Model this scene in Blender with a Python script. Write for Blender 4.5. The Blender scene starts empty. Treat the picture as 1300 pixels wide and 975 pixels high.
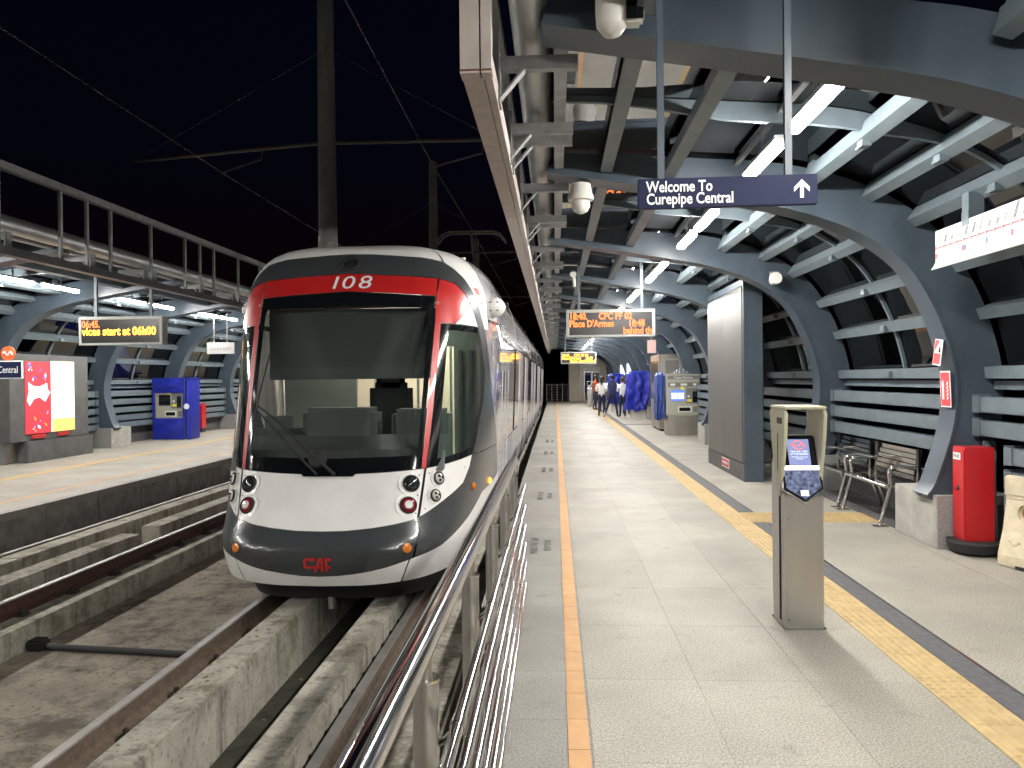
import bpy, bmesh, math, random
from mathutils import Vector, Matrix
random.seed(7)
sc = bpy.context.scene
PI = math.pi
R = math.radians

# ------------------------------------------------------------------ camera, world, exposure
F_PX = 960.0
cd = bpy.data.cameras.new('camera')
cd.sensor_fit = 'HORIZONTAL'; cd.sensor_width = 36.0
cd.lens = F_PX * 36.0 / 1300.0
cd.clip_start = 0.05; cd.clip_end = 2000
cam = bpy.data.objects.new('camera', cd)
sc.collection.objects.link(cam)
cam.matrix_world = (Matrix.Translation((0, 0, 1.65)) @ Matrix.Rotation(math.atan(55 / F_PX), 4, 'Z')
                    @ Matrix.Rotation(PI / 2 - math.atan(7.0 / F_PX), 4, 'X') @ Matrix.Rotation(R(-0.6), 4, 'Z'))
sc.camera = cam

world = bpy.data.worlds.new('World'); sc.world = world; world.use_nodes = True
wn = world.node_tree.nodes; wl = world.node_tree.links
bg = wn['Background']
sky = wn.new('ShaderNodeTexSky'); sky.sky_type = 'NISHITA'; sky.sun_disc = False
sky.sun_elevation = R(-2.0); sky.sun_rotation = R(180); sky.ozone_density = 4.0; sky.dust_density = 0.1
wl.new(sky.outputs['Color'], bg.inputs['Color'])
bg.inputs['Strength'].default_value = 0.024

sc.view_settings.view_transform = 'Standard'; sc.view_settings.look = 'None'
sc.view_settings.exposure = 0.1; sc.view_settings.gamma = 1.0
sc.view_settings.use_curve_mapping = False
sc.render.engine = 'CYCLES'
cy = sc.cycles
cy.use_denoising = True
cy.max_bounces = 7; cy.diffuse_bounces = 3; cy.glossy_bounces = 4; cy.transmission_bounces = 4
cy.transparent_max_bounces = 8
cy.sample_clamp_indirect = 6.0; cy.caustics_reflective = False; cy.caustics_refractive = False
LAMP = 245.0        # radiance of the tube lamps

# ------------------------------------------------------------------ materials
MATS = {}
def mat(name, col, rough=0.5, metal=0.0, emit=0.0, var=0.0, scale=6.0, bump=0.0, bscale=60.0, spec=0.5, coat=0.0,
        obj_rand=0.0, streak=0.0, detail=4.0, aniso=None, col2=None, rvar=0.0):
    m = bpy.data.materials.new(name); m.use_nodes = True
    n = m.node_tree.nodes; l = m.node_tree.links
    b = n['Principled BSDF']
    b.inputs['Base Color'].default_value = (*col, 1); b.inputs['Roughness'].default_value = rough
    b.inputs['Metallic'].default_value = metal; b.inputs['Specular IOR Level'].default_value = spec
    b.inputs['Coat Weight'].default_value = coat; b.inputs['Coat Roughness'].default_value = 0.04
    if emit:
        b.inputs['Emission Color'].default_value = (*col, 1); b.inputs['Emission Strength'].default_value = emit
        b.inputs['Base Color'].default_value = (0.02, 0.02, 0.02, 1)
        MATS[name] = m; return m
    tc = None
    def geo():
        nonlocal tc
        if tc is None: tc = n.new('ShaderNodeNewGeometry')
        return tc.outputs['Position']
    last = None
    if var or col2:
        t = n.new('ShaderNodeTexNoise'); t.inputs['Scale'].default_value = scale; t.inputs['Detail'].default_value = detail
        t.inputs['Roughness'].default_value = 0.62
        if streak:
            mp = n.new('ShaderNodeMapping'); mp.inputs['Scale'].default_value = (1, 1, streak)
            l.new(geo(), mp.inputs['Vector']); l.new(mp.outputs[0], t.inputs['Vector'])
        else: l.new(geo(), t.inputs['Vector'])
        cr = n.new('ShaderNodeValToRGB'); l.new(t.outputs['Fac'], cr.inputs['Fac'])
        lo = col2 if col2 else tuple(c * (1 - var) for c in col); hi = col if col2 else tuple(min(1, c * (1 + var)) for c in col)
        cr.color_ramp.elements[0].position = 0.33; cr.color_ramp.elements[0].color = (*lo, 1)
        cr.color_ramp.elements[1].position = 0.67; cr.color_ramp.elements[1].color = (*hi, 1)
        last = cr.outputs['Color']
        if rvar:
            mr = n.new('ShaderNodeMapRange'); l.new(t.outputs['Fac'], mr.inputs['Value'])
            mr.inputs['From Min'].default_value = .3; mr.inputs['From Max'].default_value = .7
            mr.inputs['To Min'].default_value = max(0, rough - rvar); mr.inputs['To Max'].default_value = min(1, rough + rvar)
            l.new(mr.outputs[0], b.inputs['Roughness'])
    if obj_rand:
        oi = n.new('ShaderNodeObjectInfo'); mr = n.new('ShaderNodeMapRange')
        mr.inputs['To Min'].default_value = 1 - obj_rand; mr.inputs['To Max'].default_value = 1 + obj_rand * 0.6
        l.new(oi.outputs['Random'], mr.inputs['Value'])
        mx = n.new('ShaderNodeVectorMath'); mx.operation = 'SCALE'
        if last: l.new(last, mx.inputs[0])
        else: mx.inputs[0].default_value = col
        l.new(mr.outputs[0], mx.inputs['Scale']); last = mx.outputs[0]
    if last: l.new(last, b.inputs['Base Color'])
    if bump:
        t2 = n.new('ShaderNodeTexNoise'); t2.inputs['Scale'].default_value = bscale; t2.inputs['Detail'].default_value = 5
        l.new(geo(), t2.inputs['Vector'])
        bp = n.new('ShaderNodeBump'); bp.inputs['Strength'].default_value = bump; bp.inputs['Distance'].default_value = 0.01
        l.new(t2.outputs['Fac'], bp.inputs['Height']); l.new(bp.outputs[0], b.inputs['Normal'])
    MATS[name] = m
    return m

def glass_mat(name, tint, refl, rough=0.0):
    m = bpy.data.materials.new(name); m.use_nodes = True
    n = m.node_tree.nodes; l = m.node_tree.links
    n.remove(n['Principled BSDF'])
    out = n['Material Output']
    tr = n.new('ShaderNodeBsdfTransparent'); tr.inputs[0].default_value = (*tint, 1)
    gl = n.new('ShaderNodeBsdfGlossy'); gl.inputs['Roughness'].default_value = rough; gl.inputs[0].default_value = (1, 1, 1, 1)
    fr = n.new('ShaderNodeFresnel'); fr.inputs['IOR'].default_value = 1.5
    ad = n.new('ShaderNodeMath'); ad.operation = 'ADD'; ad.use_clamp = True; ad.inputs[1].default_value = refl
    l.new(fr.outputs[0], ad.inputs[0])
    mx = n.new('ShaderNodeMixShader'); l.new(ad.outputs[0], mx.inputs[0]); l.new(tr.outputs[0], mx.inputs[1]); l.new(gl.outputs[0], mx.inputs[2])
    l.new(mx.outputs[0], out.inputs['Surface'])
    MATS[name] = m; return m

def speckle_mat(name, col, dark, light, rough=0.6, obj_rand=0.06):
    """granite / terrazzo tile: fine speckle, large soft stains"""
    m = bpy.data.materials.new(name); m.use_nodes = True
    n = m.node_tree.nodes; l = m.node_tree.links; b = n['Principled BSDF']
    g = n.new('ShaderNodeNewGeometry')
    def noise(s, d=3):
        t = n.new('ShaderNodeTexNoise'); t.inputs['Scale'].default_value = s; t.inputs['Detail'].default_value = d
        l.new(g.outputs['Position'], t.inputs['Vector']); return t.outputs['Fac']
    cr = n.new('ShaderNodeValToRGB'); l.new(noise(100, 4), cr.inputs['Fac'])
    e = cr.color_ramp.elements
    e[0].position = .36; e[0].color = (*dark, 1); e[1].position = .64; e[1].color = (*light, 1)
    mid = cr.color_ramp.elements.new(.5); mid.color = (*col, 1)
    st = n.new('ShaderNodeMapRange'); l.new(noise(1.1, 6), st.inputs['Value'])
    st.inputs['From Min'].default_value = .3; st.inputs['From Max'].default_value = .7
    st.inputs['To Min'].default_value = .80; st.inputs['To Max'].default_value = 1.08
    oi = n.new('ShaderNodeObjectInfo'); mr = n.new('ShaderNodeMapRange'); l.new(oi.outputs['Random'], mr.inputs['Value'])
    mr.inputs['To Min'].default_value = 1 - obj_rand; mr.inputs['To Max'].default_value = 1 + obj_rand
    sp = n.new('ShaderNodeMapRange'); l.new(noise(5.5, 7), sp.inputs['Value'])       # scuffs and spots
    sp.inputs['From Min'].default_value = .62; sp.inputs['From Max'].default_value = .72; sp.inputs['To Min'].default_value = 1.0; sp.inputs['To Max'].default_value = .78
    m0 = n.new('ShaderNodeMath'); m0.operation = 'MULTIPLY'; l.new(st.outputs[0], m0.inputs[0]); l.new(sp.outputs[0], m0.inputs[1]); st = m0
    mu = n.new('ShaderNodeMath'); mu.operation = 'MULTIPLY'; l.new(st.outputs[0], mu.inputs[0]); l.new(mr.outputs[0], mu.inputs[1])
    sv = n.new('ShaderNodeVectorMath'); sv.operation = 'SCALE'; l.new(cr.outputs['Color'], sv.inputs[0]); l.new(mu.outputs[0], sv.inputs['Scale'])
    l.new(sv.outputs[0], b.inputs['Base Color'])
    rr = n.new('ShaderNodeMapRange'); l.new(noise(3, 4), rr.inputs['Value']); rr.inputs['To Min'].default_value = rough - .16; rr.inputs['To Max'].default_value = rough + .16
    l.new(rr.outputs[0], b.inputs['Roughness'])
    bp = n.new('ShaderNodeBump'); bp.inputs['Strength'].default_value = .02; bp.inputs['Distance'].default_value = .002
    l.new(noise(140, 2), bp.inputs['Height']); l.new(bp.outputs[0], b.inputs['Normal'])
    MATS[name] = m; return m

speckle_mat('tile', (.300, .281, .240), (.19, .176, .147), (.40, .376, .322))
speckle_mat('tile_edge', (.245, .235, .212), (.165, .16, .145), (.31, .30, .272))
mat('steel_blue', (.052, .071, .092), .42, var=.22, scale=2.2, streak=.5, detail=9, bump=.05, bscale=25, rvar=.1)
mat('steel_light', (.115, .146, .166), .42, var=.12, scale=5)
mat('galv', (.24, .243, .24), .5, .3, var=.18, scale=9)
mat('galv_tube', (.42, .43, .42), .36, .8, var=.12, scale=3)
mat('fascia_panel', (.52, .46, .425), .55, var=.10, scale=9, streak=.4)
def concrete_mat(name, col, stain, moss, rough=.9, flat=False):
    """cast concrete: blotches, vertical run-off streaks on the faces, dark speckle"""
    m = bpy.data.materials.new(name); m.use_nodes = True
    n = m.node_tree.nodes; l = m.node_tree.links; b = n['Principled BSDF']; b.inputs['Roughness'].default_value = rough
    b.inputs['Specular IOR Level'].default_value = .25
    g = n.new('ShaderNodeNewGeometry')
    def noise(s_, d, sc3=(1, 1, 1), r=.6):
        t = n.new('ShaderNodeTexNoise'); t.inputs['Scale'].default_value = s_; t.inputs['Detail'].default_value = d; t.inputs['Roughness'].default_value = r
        mp = n.new('ShaderNodeMapping'); mp.inputs['Scale'].default_value = sc3; l.new(g.outputs['Position'], mp.inputs[0]); l.new(mp.outputs[0], t.inputs['Vector']); return t.outputs['Fac']
    def ramp(f, p0, p1, c0=(0, 0, 0), c1=(1, 1, 1)):
        c = n.new('ShaderNodeValToRGB'); l.new(f, c.inputs[0]); c.color_ramp.elements[0].position = p0; c.color_ramp.elements[1].position = p1
        c.color_ramp.elements[0].color = (*c0, 1); c.color_ramp.elements[1].color = (*c1, 1); return c.outputs[0]
    def mix(f, a_, b_, fac=1.0, mode='MIX'):
        x = n.new('ShaderNodeMix'); x.data_type = 'RGBA'; x.blend_type = mode
        if fac != 1.0:
            k = n.new('ShaderNodeMath'); k.operation = 'MULTIPLY'; k.inputs[1].default_value = fac; l.new(f, k.inputs[0]); f = k.outputs[0]
        l.new(f, x.inputs[0]); l.new(a_, x.inputs[6])
        if isinstance(b_, tuple): x.inputs[7].default_value = (*b_, 1)
        else: l.new(b_, x.inputs[7])
        return x.outputs[2]
    base = ramp(noise(2.2, 8, r=.68), .3, .7, tuple(c * .72 for c in col), tuple(c * 1.2 for c in col))
    c1 = mix(ramp(noise(1.9, 10, r=.74), .49, .62), base, stain, .85)
    if flat: c2 = mix(ramp(noise(5, 8, (1, .45, 1), .75), .54, .64), c1, moss, .55)
    else: c2 = mix(ramp(noise(7, 5, (1, 1, .10), .7), .52, .68), c1, moss, .75)
    c3 = mix(ramp(noise(30, 5), .57, .66), c2, tuple(c * .3 for c in col), .7)
    l.new(c3, b.inputs['Base Color'])
    bp = n.new('ShaderNodeBump'); bp.inputs['Strength'].default_value = .5; bp.inputs['Distance'].default_value = .012
    l.new(noise(24, 8), bp.inputs['Height']); l.new(bp.outputs[0], b.inputs['Normal'])
    MATS[name] = m; return m
concrete_mat('concrete', (.37, .35, .295), (.13, .115, .08), (.075, .07, .052))
mat('concrete_pale', (.35, .34, .31), .8, var=.18, scale=5, bump=.15, bscale=40, detail=7)
mat('granite_face', (.25, .245, .24), .6, var=.3, scale=60)
concrete_mat('slab', (.27, .235, .185), (.075, .066, .052), (.06, .055, .048), flat=True)
mat('ditch', (.014, .016, .010), .95, col2=(.045, .042, .028), scale=6, bump=.5, bscale=20)  # shade between the upstands is put into this dark base colour
mat('rail_rust', (.115, .082, .058), .8, var=.3, scale=14, bump=.2)
mat('rail_maroon', (.06, .026, .02), .7, var=.3, scale=14, bump=.2)
mat('rail_head', (.30, .29, .275), .5, .8, var=.2, scale=5)
mat('clip', (.035, .03, .025), .8)
mat('dark_wall', (.085, .085, .085), .75, var=.2, scale=4)
mat('platform_side', (.23, .22, .20), .85, var=.3, scale=4)
mat('ground', (.03, .03, .028), .95, var=.3, scale=.5)
mat('orange_tile', (.52, .295, .125), .6, var=.08, scale=8, obj_rand=.07)
mat('tactile', (.44, .32, .15), .65, var=.14, scale=14, obj_rand=.06)
mat('drain', (.085, .085, .09), .7, var=.25, scale=24, obj_rand=.05)
mat('paint_text', (.12, .12, .115), .8, var=.4, scale=70)
mat('chrome', (.78, .77, .75), .10, 1.0)
mat('brushed', (.50, .475, .43), .34, 1.0, var=.10, scale=3.0, streak=.25, detail=2, rvar=.03)
mat('stainless', (.62, .61, .58), .2, 1.0)
mat('white_paint', (.82, .81, .785), .3, coat=.25, var=.05, scale=3, detail=8)
mat('side_paint', (.62, .595, .62), .12, coat=1.0, var=.10, scale=1.2)
mat('graphic', (.30, .29, .42), .2, coat=.4)
mat('red_paint', (.50, .018, .018), .32, coat=.3)
mat('grey_paint', (.048, .052, .056), .28, coat=.35, var=.05)
mat('black_gloss', (.006, .007, .008), .08)
mat('black_rubber', (.018, .018, .018), .75)
mat('dark_under', (.02, .02, .02), .8)
mat('logo_red', (.50, .03, .03), .4)
mat('white_text', (.85, .85, .85), .5)
mat('lens_clear', (.62, .61, .58), .25, 0, coat=.6)
mat('lens_dark', (.02, .022, .025), .08, coat=.6)
mat('lens_red', (.22, .012, .02), .15, coat=.5)
mat('lens_amber', (.70, .22, .03), .25, coat=.4)
mat('amber_lit', (1.0, .36, .05), emit=3.0)
mat('cab_grey', (.15, .16, .158), .6)
mat('cab_lining', (.34, .39, .36), .6)
mat('cab_dark', (.012, .012, .013), .6)
mat('blind', (.13, .14, .138), .7)
mat('cab_cream', (.55, .48, .37), .6)
mat('led_strip', (1, .93, .80), emit=30.0)
mat('wrap', (.58, .545, .56), .08, coat=1.0, col2=(.25, .235, .27), scale=2.2, streak=.04, detail=3)
mat('panel_steel', (.095, .093, .09), .42, .35, var=.08, scale=4, streak=.2)
mat('validator_steel', (.62, .61, .59), .32, 1.0, var=.08, scale=3, streak=.2, detail=2)
mat('tube_lit', (1.0, .965, .91), emit=LAMP)
mat('sign_navy', (.010, .014, .048), .6, spec=.2)
mat('sign_white', (.82, .82, .82), .4)
mat('map_white', (.54, .535, .53), .5)
mat('map_red', (.62, .06, .07), .5)
mat('map_blue', (.06, .16, .6), .5)
mat('map_grey', (.17, .17, .18), .5)
mat('led_orange', (1.0, .19, .03), emit=2.6)
mat('led_yellow', (1.0, .40, .03), emit=5.0)
mat('led_orange_soft', (1.0, .14, .04), emit=1.6)
mat('led_frame', (.36, .37, .345), .45)
mat('led_screen', (.03, .028, .027), .25, var=.1)
mat('screen_blue', (.10, .22, .95), emit=1.3)
mat('screen_white', (.75, .85, 1.0), emit=1.6)
mat('screen_lilac', (.30, .36, .75), emit=.8)
mat('speckle_reflection', (.30, .36, .60), .12, col2=(.02, .025, .05), scale=38, detail=6)  # bluish speckle painted in place of reflections on the reader
mat('screen_violet', (.95, .85, 1.0), emit=4.0)
mat('hood', (.52, .51, .37), .45, var=.04)
mat('barrier', (.56, .49, .35), .6, var=.12, scale=10, bump=.1)
mat('barrier_rust', (.30, .14, .06), .8)
mat('fire_red', (.48, .015, .02), .3, coat=.3)
mat('rust', (.16, .05, .03), .8)
mat('cctv_white', (.70, .69, .64), .35)
mat('ticket_body', (.36, .36, .295), .45, var=.05)
mat('ticket_dark', (.16, .16, .15), .5)
mat('yellow_mark', (.75, .62, .08), .5)
mat('tarp_blue', (.012, .022, .30), .38, var=.15, scale=4)
mat('tarp_dull', (.03, .06, .24), .5)
mat('foil', (.65, .66, .70), .22, .8)
mat('cream_wall', (.58, .52, .42), .8, var=.05)
mat('lift_frame', (.36, .34, .31), .4, .4)
mat('ad_red', (.75, .03, .05), emit=1.49)
mat('ad_white', (1.0, .95, .92), emit=1.89)
mat('ad_blue', (.08, .12, .75), emit=1.35)
mat('ad_sky', (.10, .45, .95), emit=1.35)
mat('ad_orange', (1.0, .35, .06), emit=1.49)
mat('ad_cream', (1.0, .88, .52), emit=2.03)
mat('ad_yellow', (.95, .68, .16), emit=1.49)
mat('ad_pale', (1.0, .96, .82), emit=2.29)
mat('ad_tan', (.75, .50, .18), emit=1.49)
mat('logo_orange', (.80, .14, .04), .4)
mat('shirt_white', (.72, .72, .70), .8); mat('shirt_orange', (.75, .13, .03), .8); mat('vest_navy', (.018, .022, .07), .8)
mat('trouser_navy', (.012, .014, .04), .8); mat('shirt_blue', (.12, .16, .45), .8); mat('skin', (.16, .075, .045), .55)
mat('hair', (.008, .007, .007), .5); mat('shoe', (.01, .01, .01), .5); mat('cloth_light', (.55, .55, .52), .8)
mat('pole_concrete', (.20, .20, .19), .8, var=.2, scale=5, streak=.3)
mat('wire', (.09, .085, .08), .6, .3)
mat('leaf_litter', (.17, .14, .07), .9)
mat('pink_sign', (.75, .50, .46), .5)
glass_mat('windscreen', (.84, .88, .865), .0)
glass_mat('cab_glass', (.74, .86, .79), .02)
glass_mat('saloon_glass', (.16, .17, .18), .05)
glass_mat('roof_glass', (.10, .11, .12), .38, .012)
glass_mat('high_glass', (.10, .11, .12), .0, .012)
glass_mat('wall_glass', (.12, .13, .14), .02, .015)
glass_mat('lift_glass', (.3, .32, .3), .05)

# ------------------------------------------------------------------ mesh helpers
COL = sc.collection
class MB:
    def __init__(s): s.v = []; s.f = []
    def add(s, vs, fs):
        o = len(s.v); s.v += [tuple(p) for p in vs]; s.f += [tuple(i + o for i in f) for f in fs]; return s
    def box(s, x0, x1, y0, y1, z0, z1, rot=None, c=None):
        vs = [(x, y, z) for z in (z0, z1) for y in (y0, y1) for x in (x0, x1)]
        if rot is not None:
            cc = Vector(c if c else ((x0 + x1) / 2, (y0 + y1) / 2, (z0 + z1) / 2))
            vs = [rot @ (Vector(p) - cc) + cc for p in vs]
        return s.add(vs, [(0, 2, 3, 1), (4, 5, 7, 6), (0, 1, 5, 4), (2, 6, 7, 3), (0, 4, 6, 2), (1, 3, 7, 5)])
    def cyl(s, p0, p1, r0, r1=None, n=12, caps=True):
        p0 = Vector(p0); p1 = Vector(p1); r1 = r0 if r1 is None else r1
        d = (p1 - p0).normalized(); a = d.orthogonal().normalized(); b = d.cross(a)
        vs = []
        for p, r in ((p0, r0), (p1, r1)):
            for k in range(n):
                t = 2 * PI * k / n; vs.append(p + r * (math.cos(t) * a + math.sin(t) * b))
        fs = [(k, (k + 1) % n, n + (k + 1) % n, n + k) for k in range(n)]
        if caps: fs += [tuple(range(n - 1, -1, -1)), tuple(range(n, 2 * n))]
        return s.add(vs, fs)
    def tube(s, pts, r, n=8):
        pts = [Vector(p) for p in pts]; vs = []; fs = []
        a = None
        for i, p in enumerate(pts):
            d = (pts[min(i + 1, len(pts) - 1)] - pts[max(i - 1, 0)]).normalized()
            if a is None: a = d.orthogonal().normalized()
            a = (a - d * a.dot(d)).normalized(); b = d.cross(a)
            rr = r[i] if isinstance(r, (list, tuple)) else r
            for k in range(n):
                t = 2 * PI * k / n; vs.append(p + rr * (math.cos(t) * a + math.sin(t) * b))
        m = len(pts)
        for i in range(m - 1):
            for k in range(n): fs.append((i * n + k, i * n + (k + 1) % n, (i + 1) * n + (k + 1) % n, (i + 1) * n + k))
        fs += [tuple(range(n - 1, -1, -1)), tuple(range((m - 1) * n, m * n))]
        return s.add(vs, fs)
    def prism(s, poly, axis, a, b):
        """poly of 2D points, extruded along axis from a to b ('x': poly=(y,z), 'y': poly=(x,z), 'z': poly=(x,y))"""
        def mk(p, t):
            return {'x': (t, p[0], p[1]), 'y': (p[0], t, p[1]), 'z': (p[0], p[1], t)}[axis]
        n = len(poly); vs = [mk(p, a) for p in poly] + [mk(p, b) for p in poly]
        fs = [(k, (k + 1) % n, n + (k + 1) % n, n + k) for k in range(n)] + [tuple(range(n - 1, -1, -1)), tuple(range(n, 2 * n))]
        return s.add(vs, fs)
    def strip(s, inner, outer, y0, y1):
        """closed band between two polylines (x,z) extruded in y"""
        n = len(inner); vs = []
        for y in (y0, y1):
            vs += [(p[0], y, p[1]) for p in inner] + [(p[0], y, p[1]) for p in outer]
        N = 2 * n; fs = []
        for k in range(n - 1):
            fs.append((k, k + 1, n + k + 1, n + k)); fs.append((N + k, N + n + k, N + n + k + 1, N + k + 1))
            fs.append((k, N + k, N + k + 1, k + 1)); fs.append((n + k, n + k + 1, N + n + k + 1, N + n + k))
        fs.append((0, n, N + n, N)); fs.append((n - 1, N + n - 1, N + 2 * n - 1, 2 * n - 1))
        return s.add(vs, fs)
    def lathe(s, prof, n=20, M=None):
        """prof: (r, h) about local Z"""
        vs = []; fs = []
        for r, h in prof:
            for k in range(n):
                t = 2 * PI * k / n; p = Vector((r * math.cos(t), r * math.sin(t), h)); vs.append(M @ p if M else p)
        for i in range(len(prof) - 1):
            for k in range(n): fs.append((i * n + k, i * n + (k + 1) % n, (i + 1) * n + (k + 1) % n, (i + 1) * n + k))
        fs += [tuple(range(n - 1, -1, -1)), tuple(range((len(prof) - 1) * n, len(prof) * n))]
        return s.add(vs, fs)
    def shift(s, d): s.v = [(p[0] + d[0], p[1] + d[1], p[2] + d[2]) for p in s.v]; return s
    def mesh(s, name, m, bevel=0.0, smooth=False, segs=2):
        me = bpy.data.meshes.new(name); me.from_pydata(s.v, [], s.f); me.update()
        bm = bmesh.new(); bm.from_mesh(me)
        bmesh.ops.recalc_face_normals(bm, faces=bm.faces)
        if bevel:
            es = [e for e in bm.edges if len(e.link_faces) == 2 and e.calc_face_angle(0) > R(35)]
            bmesh.ops.bevel(bm, geom=es, offset=bevel, segments=segs, affect='EDGES', clamp_overlap=True)
        if smooth:
            for f in bm.faces: f.smooth = True
            for e in bm.edges:
                if len(e.link_faces) == 2 and e.calc_face_angle(0) > R(38): e.smooth = False
        bm.to_mesh(me); bm.free()
        me.materials.append(MATS[m] if isinstance(m, str) else m)
        return me

def link(name, data, parent=None, loc=(0, 0, 0), rot=None):
    o = bpy.data.objects.new(name, data); COL.objects.link(o)
    o.location = loc
    if rot: o.rotation_euler = rot
    if parent is not None: o.parent = parent
    return o
def tag(o, label, cat, group=None):
    o['label'] = label; o['category'] = cat
    if group: o['group'] = group
    return o
ORG = {}
def thing(name, label, cat, loc=(0, 0, 0), group=None, rz=0):
    o = bpy.data.objects.new(name, None); COL.objects.link(o); o.location = loc; o.rotation_euler = (0, 0, rz)
    o.empty_display_size = .1
    return tag(o, label, cat, group)
def root_loc(o):
    v = Vector((0, 0, 0))
    while o is not None: v += o.location; o = o.parent
    return v
def part(parent, name, mb, m, world=True, bevel=0.0, smooth=False, label=None):
    """a mesh part; world=True: its builder is in scene coordinates of an unrotated parent"""
    if world: mb.shift(-root_loc(parent))
    o = link(name, mb.mesh(name, m, bevel, smooth), parent)
    if label: o['label'] = label
    return o
def struct(name, mb, m, bevel=0.0):
    o = link(name, mb.mesh(name, m, bevel)); o['kind'] = 'structure'; return o
def copy_tree(o, parent=None):
    c = o.copy(); COL.objects.link(c); c.parent = parent
    for ch in list(o.children): copy_tree(ch, c)
    return c
TXT = {}
def text_mesh(body, size, m, align='LEFT', ext=0.002, sx=1.0, shear=0.0, offset=0.0, yalign='CENTER'):
    cu = bpy.data.curves.new('lettering', 'FONT'); cu.body = body; cu.size = size; cu.align_x = align; cu.align_y = yalign
    cu.extrude = ext; cu.shear = shear; cu.offset = offset; cu.resolution_u = 3
    o = bpy.data.objects.new('lettering', cu); COL.objects.link(o)
    bpy.context.view_layer.update()
    me = bpy.data.meshes.new_from_object(o.evaluated_get(bpy.context.evaluated_depsgraph_get()))
    bpy.data.objects.remove(o); bpy.data.curves.remove(cu)
    if sx != 1.0:
        for v in me.vertices: v.co.x *= sx
    me.materials.clear(); me.materials.append(MATS[m])
    return me
def text(parent, body, size, m, loc, rot=(PI / 2, 0, 0), name='lettering', **k):
    o = link(name, text_mesh(body, size, m, **k), parent, Vector(loc) - root_loc(parent), rot)
    return o
ORD = ['first', 'second', 'third', 'fourth', 'fifth', 'sixth', 'seventh', 'eighth', 'ninth', 'tenth', 'eleventh', 'twelfth', 'thirteenth',
       'fourteenth', 'fifteenth', 'sixteenth', 'seventeenth', 'eighteenth', 'nineteenth', 'twentieth', 'twenty-first', 'twenty-second', 'twenty-third',
       'twenty-fourth', 'twenty-fifth', 'twenty-sixth', 'twenty-seventh', 'twenty-eighth', 'twenty-ninth', 'thirtieth', 'thirty-first', 'thirty-second']

# ------------------------------------------------------------------ the setting
AX = -3.8            # mirror axis between the two platforms
PE = -0.56           # platform edge
YEND = 54.0
struct('ground', MB().box(-400, 400, -300, 900, -3.2, -3.0), 'ground')
struct('track_slab', MB().box(-7.3, -.2, -8, 90, -1.1, -.78), 'slab')
struct('drainage_ditch', MB().box(-2.19, -1.66, -8, 60, -.776, -.77), 'ditch')

plat = struct('platform', MB().box(PE + .02, 4.6, 6.0, YEND, -1.1, -.004).box(-.36, 4.6, -8, 5.996, -1.1, -.004), 'tile_edge')
lplat = struct('platform_opposite', MB().box(-13.2, 2 * AX - PE + .0, -6, 40, -1.1, 0.0), 'tile')
# coping panels along the opposite platform edge
pm = MB().box(0, .03, .01, 1.19, -.62, -.10).mesh('edge_panel', 'platform_side')
cm = MB().box(-.10, .05, .005, 1.195, -.095, .006).mesh('coping', 'tile_edge')
for k in range(24):
    link('edge_panel', pm, lplat, (2 * AX - PE, 4 + k * 1.2, 0)); link('coping', cm, lplat, (2 * AX - PE, 4 + k * 1.2, 0))

# platform tiles: three columns of walking tiles, edge tiles, wide tiles by the wall
def tile_mesh(w, d, m): return MB().box(.001, w - .001, .001, d - .001, -.012, 0).mesh('floor_tile', m)
cols = [(.15, .60, 'tile'), (.75, .60, 'tile'), (1.35, .58, 'tile')]
tms = [tile_mesh(w, .9, m) for x, w, m in cols]
y = .55
rows = []
while y < 40: rows.append(y); y += .9
for (x, w, m), me in zip(cols, tms):
    for y in rows: link('floor_tile', me, plat, (x, y, 0))
em = tile_mesh(.585, .6, 'tile_edge'); em2 = tile_mesh(.40, .6, 'tile_edge')
for k in range(50):
    y = .05 + .6 * k
    if y + .6 <= 6.01: link('edge_tile', em2, plat, (-.36, y, 0))
    else: link('edge_tile', em, plat, (-.555, y, 0))
wm = tile_mesh(1.1, 1.8, 'tile')
for k in range(20):
    for x in (2.385, 3.487): link('floor_tile', wm, plat, (x, .2 + 1.8 * k, 0))
struct('platform_far_paving', MB().box(.15, 1.93, 40.15, YEND, -.012, 0).box(2.385, 4.59, 36.2, YEND, -.012, 0).box(-.555, .03, 30.05, YEND, -.012, 0)
       .box(.15, 4.59, -8, .548, -.012, 0).box(-.36, .03, -8, .048, -.012, 0), 'tile')
# orange line of small tiles
om = MB().box(.0015, .0985, .0015, .2985, -.012, .003).mesh('orange_tile', 'orange_tile')
for k in range(120): link('orange_tile', om, plat, (.04, .05 + .3 * k, 0))
struct('platform_line', MB().box(.0415, .1385, 36.06, YEND, -.012, .003).box(.0415, .1385, -8, .045, -.012, .003), 'orange_tile')
# tactile guide paving, ridged
def tactile_mesh(w=.268, d=.3):
    b = MB().box(.001, w - .001, .001, d - .001, -.012, .001)
    for i in range(5):
        x = .028 + i * (w - .03) / 5
        b.add([(x, .006, .001), (x + .032, .006, .001), (x + .026, .012, .006), (x + .006, .012, .006),
               (x, d - .006, .001), (x + .032, d - .006, .001), (x + .026, d - .012, .006), (x + .006, d - .012, .006)],
              [(3, 2, 6, 7), (0, 3, 7, 4), (1, 5, 6, 2), (0, 1, 2, 3), (4, 7, 6, 5)])
    return b.mesh('tactile_tile', 'tactile')
def dot_mesh(w=.268, d=.3):
    b = MB().box(.001, w - .001, .001, d - .001, -.012, .001)
    for i in range(5):
        for j in range(6):
            b.lathe([(.016, 0.001), (.011, .006)], 6, Matrix.Translation((.03 + i * .052, .027 + j * .049, 0)))
    return b.mesh('tactile_tile', 'tactile')
tm = tactile_mesh(); td = dot_mesh()
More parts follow.
